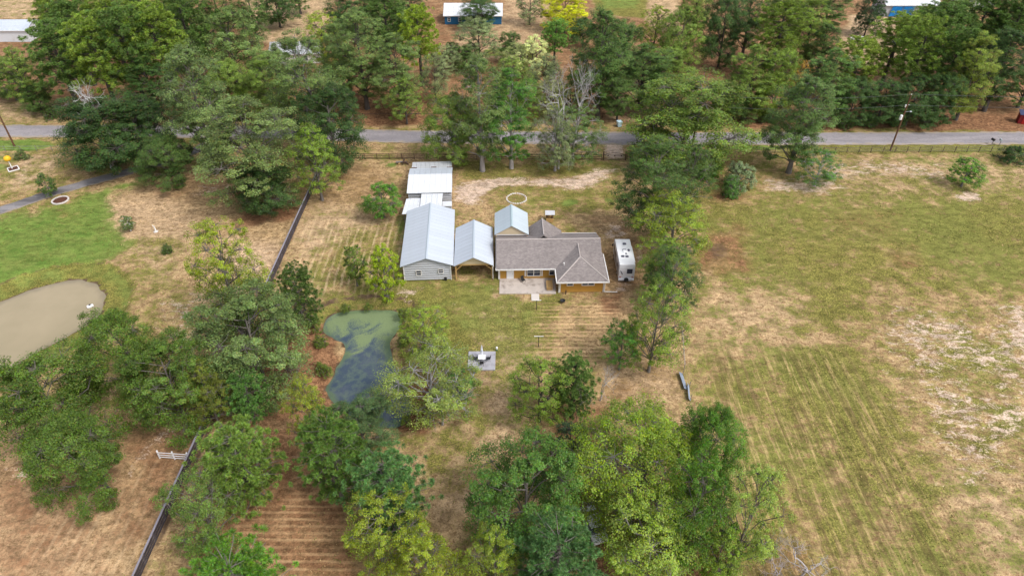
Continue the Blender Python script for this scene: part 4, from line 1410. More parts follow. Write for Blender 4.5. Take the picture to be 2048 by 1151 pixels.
for i in range(4):
    for k in range(14):
        j = (k + 1) % 14
        fs.append((i * 14 + k, i * 14 + j, i * 14 + 14 + j, i * 14 + 14 + k))
cv.add(prof, fs)
cv.build('canopy', 'fabric_white', um)
MB().lathe([(.17, 1.25), (.17, 1.33)], 12).build('tie', 'fabric_blue', um)


def chair(x, y, rz, lab):
    c = thing('garden_chair', lab, 'chair', (x, y, .12), rz, 'dark chairs round the white table')
    MB().bbox(-.26, .26, -.26, .26, .4, .45, .02).build('seat', 'black_iron', c)
    MB().slab([(-.26, .26, .45), (.26, .26, .45), (.26, .38, .95), (-.26, .38, .95)], .035).build('backrest', 'black_iron', c)
    for a in (-.23, .23):
        for q in (-.23, .23):
            MB().tube([(a, q, .4), (a * 1.15, q * 1.15, 0)], .02, 5).build('leg', 'black_iron', c)
        MB().tube([(a * 1.1, -.2, .62), (a * 1.1, .3, .64)], .02, 5).build('armrest', 'black_iron', c)


chair(tx - .85, ty + .1, 1.57, 'dark metal chair at the left side of the white slab table')
chair(tx + .85, ty + .05, -1.57, 'dark metal chair at the right side of the white slab table')
chair(tx + .0, ty - .8, 3.14, 'dark metal chair at the near side of the white slab table')
lp = thing('garden_lantern', 'small white lantern with green foot at the slab corner', 'lantern', (sx1 + .1, sy1 + .25, 0))
MB().lathe([(.12, 0), (.14, .25), (.1, .3)], 8).build('foot', 'leaf_green_small', lp)
MB().lathe([(.13, .3), (.16, .6), (.05, .72)], 8).build('lamp_housing', 'plastic_white', lp)

# ------------------------------------------------------------------ fences
def board_fence(name, label, cat, pts, bay, boards, m_board, m_post, hpost, pw=.06, post_off=0.0, bt=.03, capm=None, seed=1):
    """fence of posts and horizontal boards: boards = [(z0, z1)...]"""
    r = random.Random(seed)
    (xa, ya), (xb, yb) = pts
    L = math.hypot(xb - xa, yb - ya)
    n = max(1, round(L / bay))
    rz = math.atan2(yb - ya, xb - xa)
    f = thing(name, label, cat, (xa, ya, 0), rz)
    bl = L / n
    pm = MB().bbox(-pw, pw, -pw, pw, -.05, hpost, .015).mesh('post', m_post)
    for i in range(n + 1):
        place('post', pm, f, (i * bl, 0, 0), (r.uniform(-.03, .03), r.uniform(-.03, .03), 0))
    for z0, z1 in boards:
        bm = MB().box(0.012, bl - .012, -bt, bt, -(z1 - z0) / 2, (z1 - z0) / 2).mesh('board', m_board)
        for i in range(n):
            place('board', bm, f, (i * bl, -(pw + bt + .004) + post_off, (z0 + z1) / 2 + r.uniform(-.015, .015)), (0, r.uniform(-.006, .006), 0))
    if capm:
        cm = MB().box(0.006, bl - .006, -.11, .09, 0, .04).mesh('cap_board', capm)
        for i in range(n):
            place('cap_board', cm, f, (i * bl, -.04, hpost + .004 + r.uniform(0, .006)), (r.uniform(-.02, .02), 0, 0))
    return f


board_fence('boundary_fence', 'long dark weathered board fence dividing the yard from the left neighbour', 'fence', ((-37.75, 30.5), (-37.75, 124.9)), 2.45,
            [(0.10, 0.38), (0.54, 0.82), (0.98, 1.26)], 'timber_dark', 'timber_dark', 1.42, .07, capm='timber_capped', seed=4)
board_fence('roadside_fence', 'brown three-rail timber fence along the road left of the gate', 'fence', ((-37.6, 125.2), (18.2, 124.7)), 2.5,
            [(0.22, 0.34), (0.62, 0.74), (1.06, 1.2)], 'timber_brown', 'timber_brown', 1.3, .06, seed=5)
board_fence('field_fence', 'thin rail-and-post fence along the road beside the open field', 'fence', ((23.4, 125.2), (44, 127.6)), 2.5,
            [(0.3, 0.35), (0.7, 0.75), (1.12, 1.18)], 'timber_grey', 'timber_brown', 1.3, .055, bt=.02, seed=6)
board_fence('pasture_fence', 'thin rail-and-post fence below the utility pole at the field edge', 'fence', ((44.3, 127.7), (104, 128.2)), 2.5,
            [(0.3, 0.35), (0.7, 0.75), (1.12, 1.18)], 'timber_grey', 'timber_brown', 1.3, .055, bt=.02, seed=7)
(wa_, wy_), (wb_, wyb) = G(320, 915), G(383, 918)
board_fence('white_fence', 'short white three-rail fence joining the dark boundary fence', 'fence', ((wa_, wy_), (-38.0, wyb - .1)), 2.1,
            [(0.25, 0.38), (0.66, 0.79), (1.08, 1.21)], 'plastic_white', 'plastic_white', 1.36, .07, bt=.02, seed=8)
board_fence('wire_fence', 'thin grey fence at the left roadside behind the yellow-topped post', 'fence', ((-118, 128.3), (-92, 128.6)), 3.2,
            [(1.1, 1.14), (.6, .62)], 'galvanised', 'timber_grey', 1.25, .04, bt=.012, seed=9)
board_fence('verge_fence', 'low dark rail fence on the far side of the road under the oaks', 'fence', (G(700, 236), G(885, 236)), 3.0,
            [(1.0, 1.1)], 'timber_brown', 'timber_brown', 1.2, .06, seed=10)
board_fence('woodland_fence', 'dark rail fence across the road opposite the gate', 'fence', (G(1090, 238), G(1262, 236)), 3.0,
            [(1.0, 1.1)], 'timber_brown', 'timber_brown', 1.25, .06, seed=11)
gt = thing('entrance_gate', 'dark iron entrance gate with curved top between two posts', 'gate', (20.75, 124.6, 0))
for s in (-1, 1):
    MB().bbox(s * 2.25 - .12, s * 2.25 + .12, -.12, .12, 0, 1.9, .03).build('post', 'timber_brown', gt)
arc = [(-2.1 + 4.2 * i / 12, 0, 1.25 + .35 * math.sin(math.pi * i / 12)) for i in range(13)]
MB().tube(arc, .045, 5).build('top_rail', 'black_iron', gt)
MB().tube([(-2.1, 0, 1.12), (2.1, 0, 1.12)], .04, 5).build('rail', 'black_iron', gt)
MB().tube([(-2.1, 0, .15), (2.1, 0, .15)], .05, 5).build('rail', 'black_iron', gt)
for i in range(21):
    xk = -2.0 + i * .2
    MB().tube([(xk, 0, .15), (xk, 0, 1.13)], .011, 4).build('bar', 'black_iron', gt)
for xk in (-1.35, 0, 1.35):
    MB().lathe([(.04, -.03), (.16, -.02), (.16, .02), (.04, .03)], 10).build('medallion', 'timber_brown', gt, loc=(xk, -.05, 1.05)).rotation_euler = (1.57, 0, 0)
bx_ = thing('black_box', 'black post box beside the right gate post', 'mailbox', (24.0, 124.0, 0))
MB().bbox(-.07, .07, -.07, .07, 0, .8, .01).build('post', 'black_iron', bx_)
MB().bbox(-.3, .3, -.35, .35, .8, 1.35, .08).build('box', 'black_iron', bx_)

# grey sheets against the yard's right boundary
x, y = G(1373, 784)
for (px, py), (sx, sy, sz), rz, tilt, lab in (((1366, 764), (.6, 3.0, .03), .04, .55, 'pale grey metal sheet lying by the right boundary'), ((1377, 786), (.55, 2.8, .03), -.13, 1.0, 'dull grey metal sheet leaning at the right boundary near the big trees')):
    x, y = G(px, py)
    t = thing('metal_sheet', lab, 'metal sheet', (x, y, .3), rz, 'loose metal sheets at the right boundary')
    mb = MB()
    k = 10
    vs = []
    for i in range(k + 1):
        vs += [(-sx / 2 + sx * i / k, -sy / 2, .03 * (i % 2)), (-sx / 2 + sx * i / k, sy / 2, .03 * (i % 2))]
    mb.add(vs, [(2 * i, 2 * i + 2, 2 * i + 3, 2 * i + 1) for i in range(k)])
    o = mb.build('sheet', 'galvanised', t)
    o.rotation_euler = (0, tilt, 0)
    MB().tube([(sx * .35, -sy * .4, -.3), (sx * .35, -sy * .4, .75)], .04, 5).tube([(sx * .35, sy * .4, -.3), (sx * .35, sy * .4, .75)], .04, 5).build('stake', 'timber_grey', t)
f0, f1 = G(1362, 655), G(1368, 738)
board_fence('strand_fence', 'low grey strand fence with stakes along the right edge of the yard', 'fence', (f1, f0), 2.6, [(.85, .88), (.45, .47)], 'galvanised', 'timber_grey', 1.0, .035, bt=.012, seed=12)

# ------------------------------------------------------------------ poles, boxes, small roadside things
def pole(x, y, h, lab, trans=True, rz=0):
    p = thing('utility_pole', lab, 'utility pole', (x, y, 0), rz, 'utility poles along the road')
    MB().tube([(0, 0, -.1), (0, 0, h * .5), (0, 0, h)], [.19, .16, .12], 9).build('pole', 'pole_wood', p)
    MB().tube([(-.5, 0, h - 2.1), (.45, 0, h - 2.1)], .05, 5).build('bracket', 'steel', p)
    MB().lathe([(.05, h), (.09, h + .08), (.05, h + .2)], 8).build('insulator', 'trim_white', p)
    if trans:
        MB().lathe([(.22, h - 5.2), (.27, h - 5.1), (.27, h - 4.3), (.2, h - 4.2)], 12, -.42, -.1).build('transformer', 'plastic_white', p)
        MB().lathe([(.1, h - 2.6), (.14, h - 2.2), (.06, h - 2.0)], 8, -.3, 0).build('insulator', 'trim_white', p)
        MB().tube([(0, 0, h - 3.6), (.9, -.3, h - 3.3)], .04, 5).bbox(.75, 1.15, -.45, -.2, h - 3.42, h - 3.25, .04).build('lamp_arm', 'steel', p)
    return (x, y, h)


p1 = pole(78.63, 128.9, 12.0, 'brown utility pole with white transformer beside the open field')
xl, yl = G(29, 292)
p0 = pole(xl, yl, 11.0, 'dark utility pole cut off at the left edge of the picture', False)
p2 = pole(37.5, 129.6, 11.6, 'utility pole half hidden in the crown of the huge road oak', False)
for (a, b, dz, lab) in ((p1, p2, 0.15, 'upper overhead wire running left from the brown pole'), (p1, p2, -2.1, 'lower overhead wire running left from the brown pole'),
                        (p1, (150, 130, 12.2), 0.15, 'upper overhead wire running right from the brown pole'), (p1, (150, 130, 12.2), -2.1, 'lower overhead wire running right from the brown pole')):
    pts = []
    for i in range(17):
        t = i / 16
        pts.append((a[0] + (b[0] - a[0]) * t, a[1] + (b[1] - a[1]) * t, a[2] + (b[2] - a[2]) * t + dz - 4 * .9 * t * (1 - t)))
    tag(MB().tube(pts, .022, 4).build('overhead_wire', 'wire'), lab, 'wire', 'overhead wires')


def mailbox(px, py, m, lab, rz):
    x, y = G(px, py)
    p = thing('mailbox', lab, 'mailbox', (x, y, 0), rz, 'mailboxes at the road edge')
    MB().bbox(-.05, .05, -.05, .05, 0, 1.0, .01).build('post', 'timber_grey', p)
    MB().box(-.05, .05, -.1, .35, .92, 1.0).build('arm', 'timber_grey', p)
    b = MB()
    vs, k = [], 9
    for yy in (-.2, .55):
        vs += [(-.2, yy, 1.0), (.2, yy, 1.0)] + [(.2 * math.cos(math.pi * i / (k - 1)), yy, 1.22 + .2 * math.sin(math.pi * i / (k - 1))) for i in range(k)]
    n = k + 2
    fs = [tuple(range(n - 1, -1, -1)), tuple(range(n, 2 * n))] + [(i, (i + 1) % n, n + (i + 1) % n, n + i) for i in range(n)]
    b.add(vs, fs)
    bo = b.build('box', m, p)
    MB().box(.2, .22, 0, .2, 1.2, 1.26).box(.2, .22, 0, .05, 1.2, 1.45).build('flag', 'red_lens', bo)


mailbox(1983, 290, 'black_iron', 'black mailbox on a post at the right end of the road', .2)
mailbox(1998, 291, 'steel', 'grey mailbox on a post at the right end of the road', -.2)
# red shelter at the right end
x, y = G(2040, 246)
rs = thing('red_shelter', 'small dark red shelter with navy roof and white corner post', 'shelter', (x + .6, y + .3, 0), -.35)
wallbox(MB(), -1.1, 1.1, -.9, .9, 0, 2.1).build('wall', 'red_wall', rs)
MB().slab([(-1.3, -1.1, 2.1), (1.3, -1.1, 2.1), (1.3, 1.1, 2.5), (-1.3, 1.1, 2.5)], .08).build('roof', 'roof_dark_blue', rs)
MB().bbox(1.12, 1.26, -1.05, -.9, 0, 2.05, .02).build('post', 'trim_white', rs)
MB().box(-.4, .4, -.96, -.905, 0, 1.8).build('door', 'red_lens', rs)
# pale blue bin across the road
x, y = G(1238, 253)
bi = thing('wheelie_bin', 'pale blue bin across the road opposite the gate', 'bin', (x, y, 0), .3)
MB().add([(-.38, -.4, .1), (.38, -.4, .1), (.38, .4, .1), (-.38, .4, .1), (-.5, -.5, 1.15), (.5, -.5, 1.15), (.5, .5, 1.15), (-.5, .5, 1.15)], [(0, 3, 2, 1), (4, 5, 6, 7), (0, 1, 5, 4), (1, 2, 6, 5), (2, 3, 7, 6), (3, 0, 4, 7)]).build('body', 'pale_blue', bi)
MB().bbox(-.54, .54, -.54, .56, 1.155, 1.28, .05).build('lid', 'pale_blue', bi)
for s in (-1, 1):
    w_ = MB().lathe([(.1, -.04), (.12, 0), (.1, .04)], 10).build('wheel', 'rubber', bi, loc=(s * .36, .42, .12))
    w_.rotation_euler = (0, 1.57, 0)
# log heap by the old shed
x, y = G(806, 326)
lh = thing('log_heap', 'heap of cut logs and scrap by the old shed', 'log heap', (x, y, 0))
for i in range(11):
    a = random.uniform(0, 3.14)
    L = random.uniform(.5, .9)
    cxx, cyy, czz = random.uniform(-.8, .8), random.uniform(-.45, .45), .15 + .22 * (i // 5)
    MB().tube([(cxx - L * math.cos(a), cyy - L * math.sin(a), czz), (cxx + L * math.cos(a), cyy + L * math.sin(a), czz + random.uniform(-.05, .1))], random.uniform(.12, .19), 7).build('log', ('straw_bale', 'timber_brown', 'timber_grey')[i % 3], lh)
# planting rings and ornaments on the left lawn
x, y = G(121, 401)
pl = thing('planting_ring', 'round white-kerbed bed of brown mulch on the green lawn', 'planter', (x, y, 0))
for i in range(20):
    a0, a1 = 2 * math.pi * i / 20 + .01, 2 * math.pi * (i + 1) / 20 - .01
    vs = [(r * math.cos(a), r * math.sin(a), z) for z in (0, .2) for r, a in ((1.25, a0), (1.5, a0), (1.5, a1), (1.25, a1))]
    MB().add(vs, [(0, 3, 2, 1), (4, 5, 6, 7), (0, 1, 5, 4), (1, 2, 6, 5), (2, 3, 7, 6), (3, 0, 4, 7)]).build('kerb_block', 'stone_white', pl)
MB().lathe([(1.24, 0), (1.2, .1), (.5, .17)], 18).build('mulch', 'mulch', pl)
x, y = G(27, 338)
pl = thing('square_planter', 'square white-edged mulch bed below the yellow-topped post', 'planter', (x, y, 0), math.radians(40))
for a in range(4):
    o = MB().box(-.95, .95, -.98, -.8, 0, .15).build('edging', 'trim_white', pl)
    o.rotation_euler = (0, 0, a * math.pi / 2)
    if a % 2:
        o.scale = (.84, 1, 1)
MB().box(-.79, .79, -.79, .79, -.1, .1).build('mulch', 'mulch', pl)
yp = thing('garden_ornament', 'white post with a large round yellow top on the left lawn', 'ornament', (x - .3, y + .15, .1))
MB().tube([(0, 0, 0), (0, 0, 1.7)], [.12, .09], 8).build('post', 'trim_white', yp)
MB().lathe([(.05, 1.65), (.5, 1.75), (.68, 2.1), (.55, 2.5), (.2, 2.68), (.04, 2.7)], 16).build('yellow_top', 'yellow_plastic', yp, smooth=True)
x, y = G(181, 613, -.9)
fl = thing('pond_float', 'small white float on the muddy pond', 'float', (x, y, -.97), .6)
MB().tube([(-.45, 0, .14), (-.38, 0, .16), (.38, 0, .16), (.45, 0, .14)], [.12, .27, .27, .12], 10).build('drum', 'plastic_white', fl)
MB().bbox(-.15, .15, -.1, .1, .38, .52, .03).build('handle', 'black_iron', fl)
for (px, py), lab in (((312, 463), 'whitewashed bare stump with short arms on the tan lawn'),):
    x, y = G(px, py)
    st = thing('tree_stump', lab, 'stump', (x, y, 0))
    MB().tube([(0, 0, 0), (.03, 0, .6), (-.02, 0, 1.0)], [.16, .12, .09], 8).build('trunk', 'trim_white', st)
    MB().tube([(0, 0, .9), (-.25, .05, 1.35)], [.07, .04], 6).tube([(0, 0, .9), (.22, -.05, 1.3)], [.07, .04], 6).build('branch', 'trim_white', st)
    MB().lathe([(.35, -.05), (.4, .05), (.3, .08)], 12).build('collar', 'stone_white', st)

# ------------------------------------------------------------------ far buildings
def far_house(name, label, cat, loc, rz, w, d, he, hr, m_wall, m_roof, wins=(), panels=10, over=.4, front_open=None):
    h = thing(name, label, cat, loc, rz)
    wallbox(MB(), -w / 2, w / 2, 0, d, 0, he, 'x', hr - .1).build('wall', m_wall, h)
    metal_slope(h, (-w / 2 - over, -over, he - .1), (w / 2 + over, -over, he - .1), (w / 2 + over, d / 2, hr), (-w / 2 - over, d / 2, hr), panels, m_roof)
    metal_slope(h, (w / 2 + over, d + over, he - .1), (-w / 2 - over, d + over, he - .1), (-w / 2 - over, d / 2, hr), (w / 2 + over, d / 2, hr), panels, m_roof)
    MB().box(-w / 2 - over, w / 2 + over, -over - .06, -over, he - .25, he - .08).build('fascia', 'trim_white', h)
    for x, z, ww_, hh in wins:
        window(h, x, z, ww_, hh, 0, -1, 1, bars=True)
    return h


x0, yb_ = G(890, 49)
x1, _ = G(1003, 49)
far_house('blue_house', 'deep blue house with pale metal roof across the road', 'house', ((x0 + x1) / 2, yb_, 0), 0, x1 - x0, 9.0, 2.7, 4.9, 'blue_wall', 'metal_bright',
          [(-(x1 - x0) / 2 + 1.3, .9, .7, .95), (-(x1 - x0) / 2 + 4.6, .9, .95, .95), (3.2, .9, .9, .95)], 12)
x1, yb_ = G(62, 84)
far_house('white_outbuilding', 'long white metal outbuilding at the top left corner', 'outbuilding', (x1 - 8, yb_, 0), 0, 16, 9, 3.3, 4.8, 'metal_bright', 'metal_white', [], 12, .3)
x0, yb_ = G(1766, 34)
x1, _ = G(1872, 34)
fh = far_house('tarp_barn', 'pale roofed barn with bright blue tarps hung along its open front', 'barn', ((x0 + x1) / 2, yb_, 0), 0, x1 - x0, 9, 3.6, 5.6, 'metal_siding', 'metal_bright', [], 12)
for a, b in ((1.4, 4.6), (4.9, 8.2)):
    mb = MB()
    vs = []
    for i in range(9):
        t = i / 8
        xx = -(x1 - x0) / 2 + a + (b - a) * t
        vs += [(xx + .5, -.45 - .08 * math.sin(t * 9), 3.2), (xx, -.28 - .12 * math.sin(t * 9 + 1), .25)]
    mb.add(vs, [(2 * i, 2 * i + 1, 2 * i + 3, 2 * i + 2) for i in range(8)])
    mb.build('tarp', 'tarp_blue', fh)
MB().box((x1 - x0) / 2 - 6, (x1 - x0) / 2 - 1, -.03, -.005, 0, 3.1).build('doorway_shade', 'black_iron', fh)  # black sheet on the closed wall, painting the shade inside a doorway
x0, yb_ = G(1925, 15)
x1, _ = G(1985, 15)
far_house('grey_cottage', 'pale grey cottage with paired windows at the top right', 'house', ((x0 + x1) / 2, yb_, 0), 0, x1 - x0, 8, 2.9, 5.2, 'metal_siding', 'metal_white', [(-.6, .9, .8, 1.2), (.7, .9, .8, 1.2)], 10)
x0, yb_ = G(545, 128)
x1, _ = G(640, 128)
far_house('hidden_house', 'white house with green door mostly hidden behind the tall oak', 'house', ((x0 + x1) / 2, yb_, 0), .08, x1 - x0, 8, 2.8, 4.6, 'trim_white', 'metal_old', [(-3, .9, .9, 1.0), (2.8, .9, .9, 1.0)], 10)


def car(px, py, rz, lab):
    x, y = G(px, py)
    c = thing('parked_car', lab, 'car', (x, y, 0), rz, 'parked cars half hidden by trees')
    pr = [(-2.2, .35), (-2.2, .85), (-1.3, .95), (-.9, 1.45), (.8, 1.48), (1.6, .98), (2.2, .85), (2.25, .35)]
    for nm, prof, hw, m in (('body', [(-2.2, .35), (-2.22, .85), (-1.2, .98), (1.4, 1.0), (2.15, .85), (2.25, .35)], .9, 'plastic_white'), ('cabin', [(-1.35, .98), (-.95, 1.42), (.7, 1.46), (1.4, 1.0)], .78, 'glass')):
        n = len(prof)
        MB().add([(-hw, a, b) for a, b in prof] + [(hw, a, b) for a, b in prof], [tuple(range(n)), tuple(range(2 * n - 1, n - 1, -1))] + [(i, n + i, n + (i + 1) % n, (i + 1) % n) for i in range(n)]).build(nm, m, c)
    MB().bbox(-.72, .72, -.9, .66, 1.44, 1.5, .03).build('roof', 'plastic_white', c)
    for s in (-1, 1):
        for yy in (-1.35, 1.4):
            w_ = MB().lathe([(.24, -.1), (.33, -.08), (.33, .08), (.24, .1)], 12).build('wheel', 'rubber', c, loc=(s * .82, yy, .33))
            w_.rotation_euler = (0, 1.57, 0)
        MB().box(s * .62 - .15, s * .62 + .15, 2.2, 2.27, .62, .76).build('headlight', 'steel', c)


car(1186, 1054, .3, 'white vehicle half hidden under the bottom centre grove')
car(1716, 84, .9, 'white car parked left of the far pines below the tarp barn')
car(1800, 92, 1.3, 'white car half hidden by pines below the tarp barn')

# ------------------------------------------------------------------ trees
def quad_cloud(name, c, nrm, size, tone, m, aspect=0.8, rs=None, tri=False):
    """leaf faces: rhombi (or slim triangles for needles)"""
    N = len(c)
    r = rs.normal(size=(N, 3))
    t = np.cross(nrm, r)
    t /= np.linalg.norm(t, axis=1, keepdims=True) + 1e-9
    b = np.cross(nrm, t)
    s = size[:, None]
    me = bpy.data.meshes.new(name)
    V = np.stack([c + t * s * 0.62, c + b * s * 0.5 * aspect, c - t * s * 0.62, c - b * s * 0.5 * aspect], 1).reshape(-1, 3)
    k = 4
    me.vertices.add(N * k)
    me.vertices.foreach_set('co', V.astype(np.float32).ravel())
    me.loops.add(N * k)
    me.loops.foreach_set('vertex_index', np.arange(N * k, dtype=np.int32))
    me.polygons.add(N)
    me.polygons.foreach_set('loop_start', np.arange(0, N * k, k, dtype=np.int32))
    me.update(calc_edges=True)
    at = me.attributes.new('tone', 'FLOAT', 'FACE')
    at.data.foreach_set('value', tone.astype(np.float32))
    me.materials.append(M[m])
    return me


def needle_cloud(name, base, tip, width, tone, m, rs):
    N = len(base)
    d = tip - base
    r = rs.normal(size=(N, 3))
    t = np.cross(d, r)
    t /= np.linalg.norm(t, axis=1, keepdims=True) + 1e-9
    mid = base + d * 0.55
    V = np.stack([base, mid + t * width[:, None], tip, mid - t * width[:, None]], 1).reshape(-1, 3)
    me = bpy.data.meshes.new(name)
    me.vertices.add(N * 4)
    me.vertices.foreach_set('co', V.astype(np.float32).ravel())
    me.loops.add(N * 4)
    me.loops.foreach_set('vertex_index', np.arange(N * 4, dtype=np.int32))
    me.polygons.add(N)
    me.polygons.foreach_set('loop_start', np.arange(0, N * 4, 4, dtype=np.int32))
    me.update(calc_edges=True)
    at = me.attributes.new('tone', 'FLOAT', 'FACE')
    at.data.foreach_set('value', tone.astype(np.float32))
    me.materials.append(M[m])
    return me


def unit(v):
    return v / (np.linalg.norm(v) + 1e-9)


def limb(mb, a, b, ra, rb, rs, sides=5, sag=0.12, n=4):
    a, b = np.array(a, float), np.array(b, float)
    L = np.linalg.norm(b - a)
    off = rs.normal(size=3) * L * sag
    off[2] = abs(off[2]) * 0.6
    pts = []
    for i in range(n + 1):
        t = i / n
        pts.append(a + (b - a) * t + off * math.sin(math.pi * t) + rs.normal(size=3) * L * 0.015 * (0 < i < n))
    mb.tube(pts, [ra + (rb - ra) * i / n for i in range(n + 1)], sides, caps=False)
    return pts


def broadleaf(seed, H, R, cb, nl, per_lobe, per_clump, leaf, shape=0.42, lobe_r=0.36, drop=0.0, flat=0.6, twigs=True, top_taper=1.0):
    """H height, R crown radius, cb crown base (fraction of H)"""
    rs = np.random.default_rng(seed)
    wood = MB()
    z0 = cb * H
    bend = rs.normal(size=2) * 0.03 * H
    r0 = 0.017 * H + 0.05
    tp = []
    for i in range(6):
        t = i / 5
        tp.append((bend[0] * t * t, bend[1] * t * t, t * H * 0.78))
    wood.tube(tp, [r0 * (1.35 if i == 0 else 1 - 0.8 * i / 5) for i in range(6)], 8, caps=False)
    C_l, N_l, S_l, T_l = [], [], [], []
    ga = rs.random() * 6.28
    for l in range(nl):
        t = (l + 0.5) / nl
        t = 0.04 + 0.93 * t ** 0.92
        # envelope radius at this height
        q = (t - shape) / (1 - shape if t > shape else shape + 0.25)
        env = math.sqrt(max(0.02, 1 - abs(q) ** 2.1)) * (top_taper if t > shape else 1.0)
        ga += 2.39996 + rs.normal() * 0.35
        rad = R * env * (0.28 + 0.56 * math.sqrt(rs.random()))
        if t > 0.9:
            rad *= 0.4
        lr = R * lobe_r * rs.uniform(0.6, 1.28) * (0.55 + 0.45 * env)
        lc = np.array([bend[0] + rad * math.cos(ga), bend[1] + rad * math.sin(ga), z0 + (H - z0) * t - lr * 0.35 + rs.normal() * 0.03 * H])
        # limb from the trunk
        za = max(z0 * 0.75, lc[2] - rad * rs.uniform(0.5, 0.9) - 0.05 * H)
        za = min(za, H * 0.74)
        ta = za / (H * 0.78)
        a = (bend[0] * ta * ta, bend[1] * ta * ta, za)
        limb(wood, a, lc, r0 * 0.36 * (1 - 0.55 * t), 0.045, rs, 5)
        lt = rs.random()
        for c in range(per_lobe):
            if rs.random() < drop:
                continue
            zz = 1 - 2 * (c + 0.5) / per_lobe
            ph = c * 2.39996 + ga
            d = np.array([math.sqrt(1 - zz * zz) * math.cos(ph), math.sqrt(1 - zz * zz) * math.sin(ph), zz])
            d = unit(d + rs.normal(size=3) * 0.25)
            cc = lc + d * lr * np.array([1, 1, 0.78]) * rs.uniform(0.75, 1.1)
            outward = unit(cc - np.array([bend[0], bend[1], z0 + (H - z0) * 0.35]))
            if np.dot(d, outward) < -0.45 and rs.random() < 0.8:
                continue
            cr = lr * rs.uniform(0.32, 0.54)
            if twigs:
                limb(wood, lc, cc, 0.035, 0.012, rs, 3, 0.1, 2)
            n = int(per_clump * rs.uniform(0.7, 1.3))
            p = rs.normal(size=(n, 3))
            p = p / np.linalg.norm(p, axis=1, keepdims=True) * (rs.random((n, 1)) ** 0.5)
            pos = cc + p * cr * np.array([1, 1, flat])
            nn = outward * 0.55 + np.array([0, 0, 0.55]) + p * 0.45 + rs.normal(size=(n, 3)) * 0.42
            nn /= np.linalg.norm(nn, axis=1, keepdims=True)
            C_l.append(pos)
            N_l.append(nn)
            S_l.append(leaf * rs.uniform(0.65, 1.35, n))
            T_l.append(np.clip(np.full(n, 0.35 * lt + 0.65 * rs.random()) + rs.normal(size=n) * 0.08, 0, 1))
    lm = quad_cloud('crown', np.concatenate(C_l), np.concatenate(N_l), np.concatenate(S_l), np.concatenate(T_l), 'leaves', 0.75, rs)
    return wood.mesh('trunk', 'bark', True), lm, H, R


def pine(seed, H, R, cb, whorls, arms, tufts, needles, tuft_r, shape=0.35, cluster=1.0):
    rs = np.random.default_rng(seed)
    wood = MB()
    r0 = 0.014 * H + 0.08
    bend = rs.normal(size=2) * 0.015 * H
    wood.tube([(bend[0] * t * t, bend[1] * t * t, t * H * 0.97) for t in (0, .2, .4, .6, .8, 1)], [r0 * 1.3, r0, r0 * .85, r0 * .65, r0 * .4, .03], 8, caps=False)
    B, T, W, TN = [], [], [], []
    z0 = cb * H
    for w in range(whorls):
        t = (w + 0.5) / whorls
        z = z0 + (H - z0) * t
        q = (t - shape) / (1 - shape if t > shape else shape + 0.3)
        env = math.sqrt(max(0.0, 1 - abs(q) ** 1.9)) * 0.95 + 0.08
        for a in range(arms):
            ang = a * 6.283 / arms + w * 0.9 + rs.normal() * 0.3
            L = R * env * rs.uniform(0.65, 1.08)
            zz = z + rs.normal() * 0.02 * H
            tip = np.array([bend[0] * t + L * math.cos(ang), bend[1] * t + L * math.sin(ang), zz + L * (0.1 + 0.35 * t)])
            root = np.array([bend[0] * t * t, bend[1] * t * t, zz])
            limb(wood, root, tip, 0.05 + 0.05 * (1 - t), 0.02, rs, 4, 0.05, 3)
            lt = rs.random()
            k = max(2, int(tufts * (0.5 + 0.5 * env)))
            for j in range(k):
                f = 1 - (j / k) * 0.62 if k > 1 else 1
                c = root + (tip - root) * f + rs.normal(size=3) * np.array([0.09 * R, 0.09 * R, 0.05 * R]) * cluster
                n = int(needles * rs.uniform(0.75, 1.25))
                d = rs.normal(size=(n, 3)) + np.array([0, 0, 0.55]) + unit(tip - root) * 0.5
                d /= np.linalg.norm(d, axis=1, keepdims=True)
                ln = tuft_r * rs.uniform(0.75, 1.15, (n, 1)) * rs.uniform(0.8, 1.2)
                B.append(c + d * ln * 0.12)
                T.append(c + d * ln)
                W.append(rs.uniform(0.045, 0.075, n) * tuft_r)
                TN.append(np.clip(np.full(n, 0.3 * lt + 0.7 * rs.random()) + rs.normal(size=n) * 0.06, 0, 1))
    lm = needle_cloud('crown', np.concatenate(B), np.concatenate(T), np.concatenate(W), np.concatenate(TN), 'needles', rs)
    return wood.mesh('trunk', 'bark', True), lm, H, R


def bare(seed, H, R, levels=5, first=0.25, spread=0.6):
    rs = np.random.default_rng(seed)
    wood = MB()

    def grow(p, d, L, r, lev):
        q = p + d * L
        pts = limb(wood, p, q, r, r * 0.62, rs, 5 if lev < 2 else 3, 0.07, 3)
        if lev >= levels:
            return
        for k in range(3 if lev < 1 else rs.integers(2, 4)):
            nd = unit(d + rs.normal(size=3) * spread + np.array([0, 0, 0.18]))
            grow(pts[-1] if k < 2 else pts[2], nd, L * rs.uniform(0.6, 0.85), r * 0.6, lev + 1)
    grow(np.zeros(3), np.array([0, 0, 1.0]), H * first, 0.011 * H + 0.025, 0)
    v = np.array(wood.v)
    k = H / v[:, 2].max()
    r = np.abs(v[:, :2]).max()
    v = v * np.array([R / r, R / r, k])
    wood.v = [tuple(p) for p in v]
    return wood.mesh('trunk', 'bark', True), None, H, R


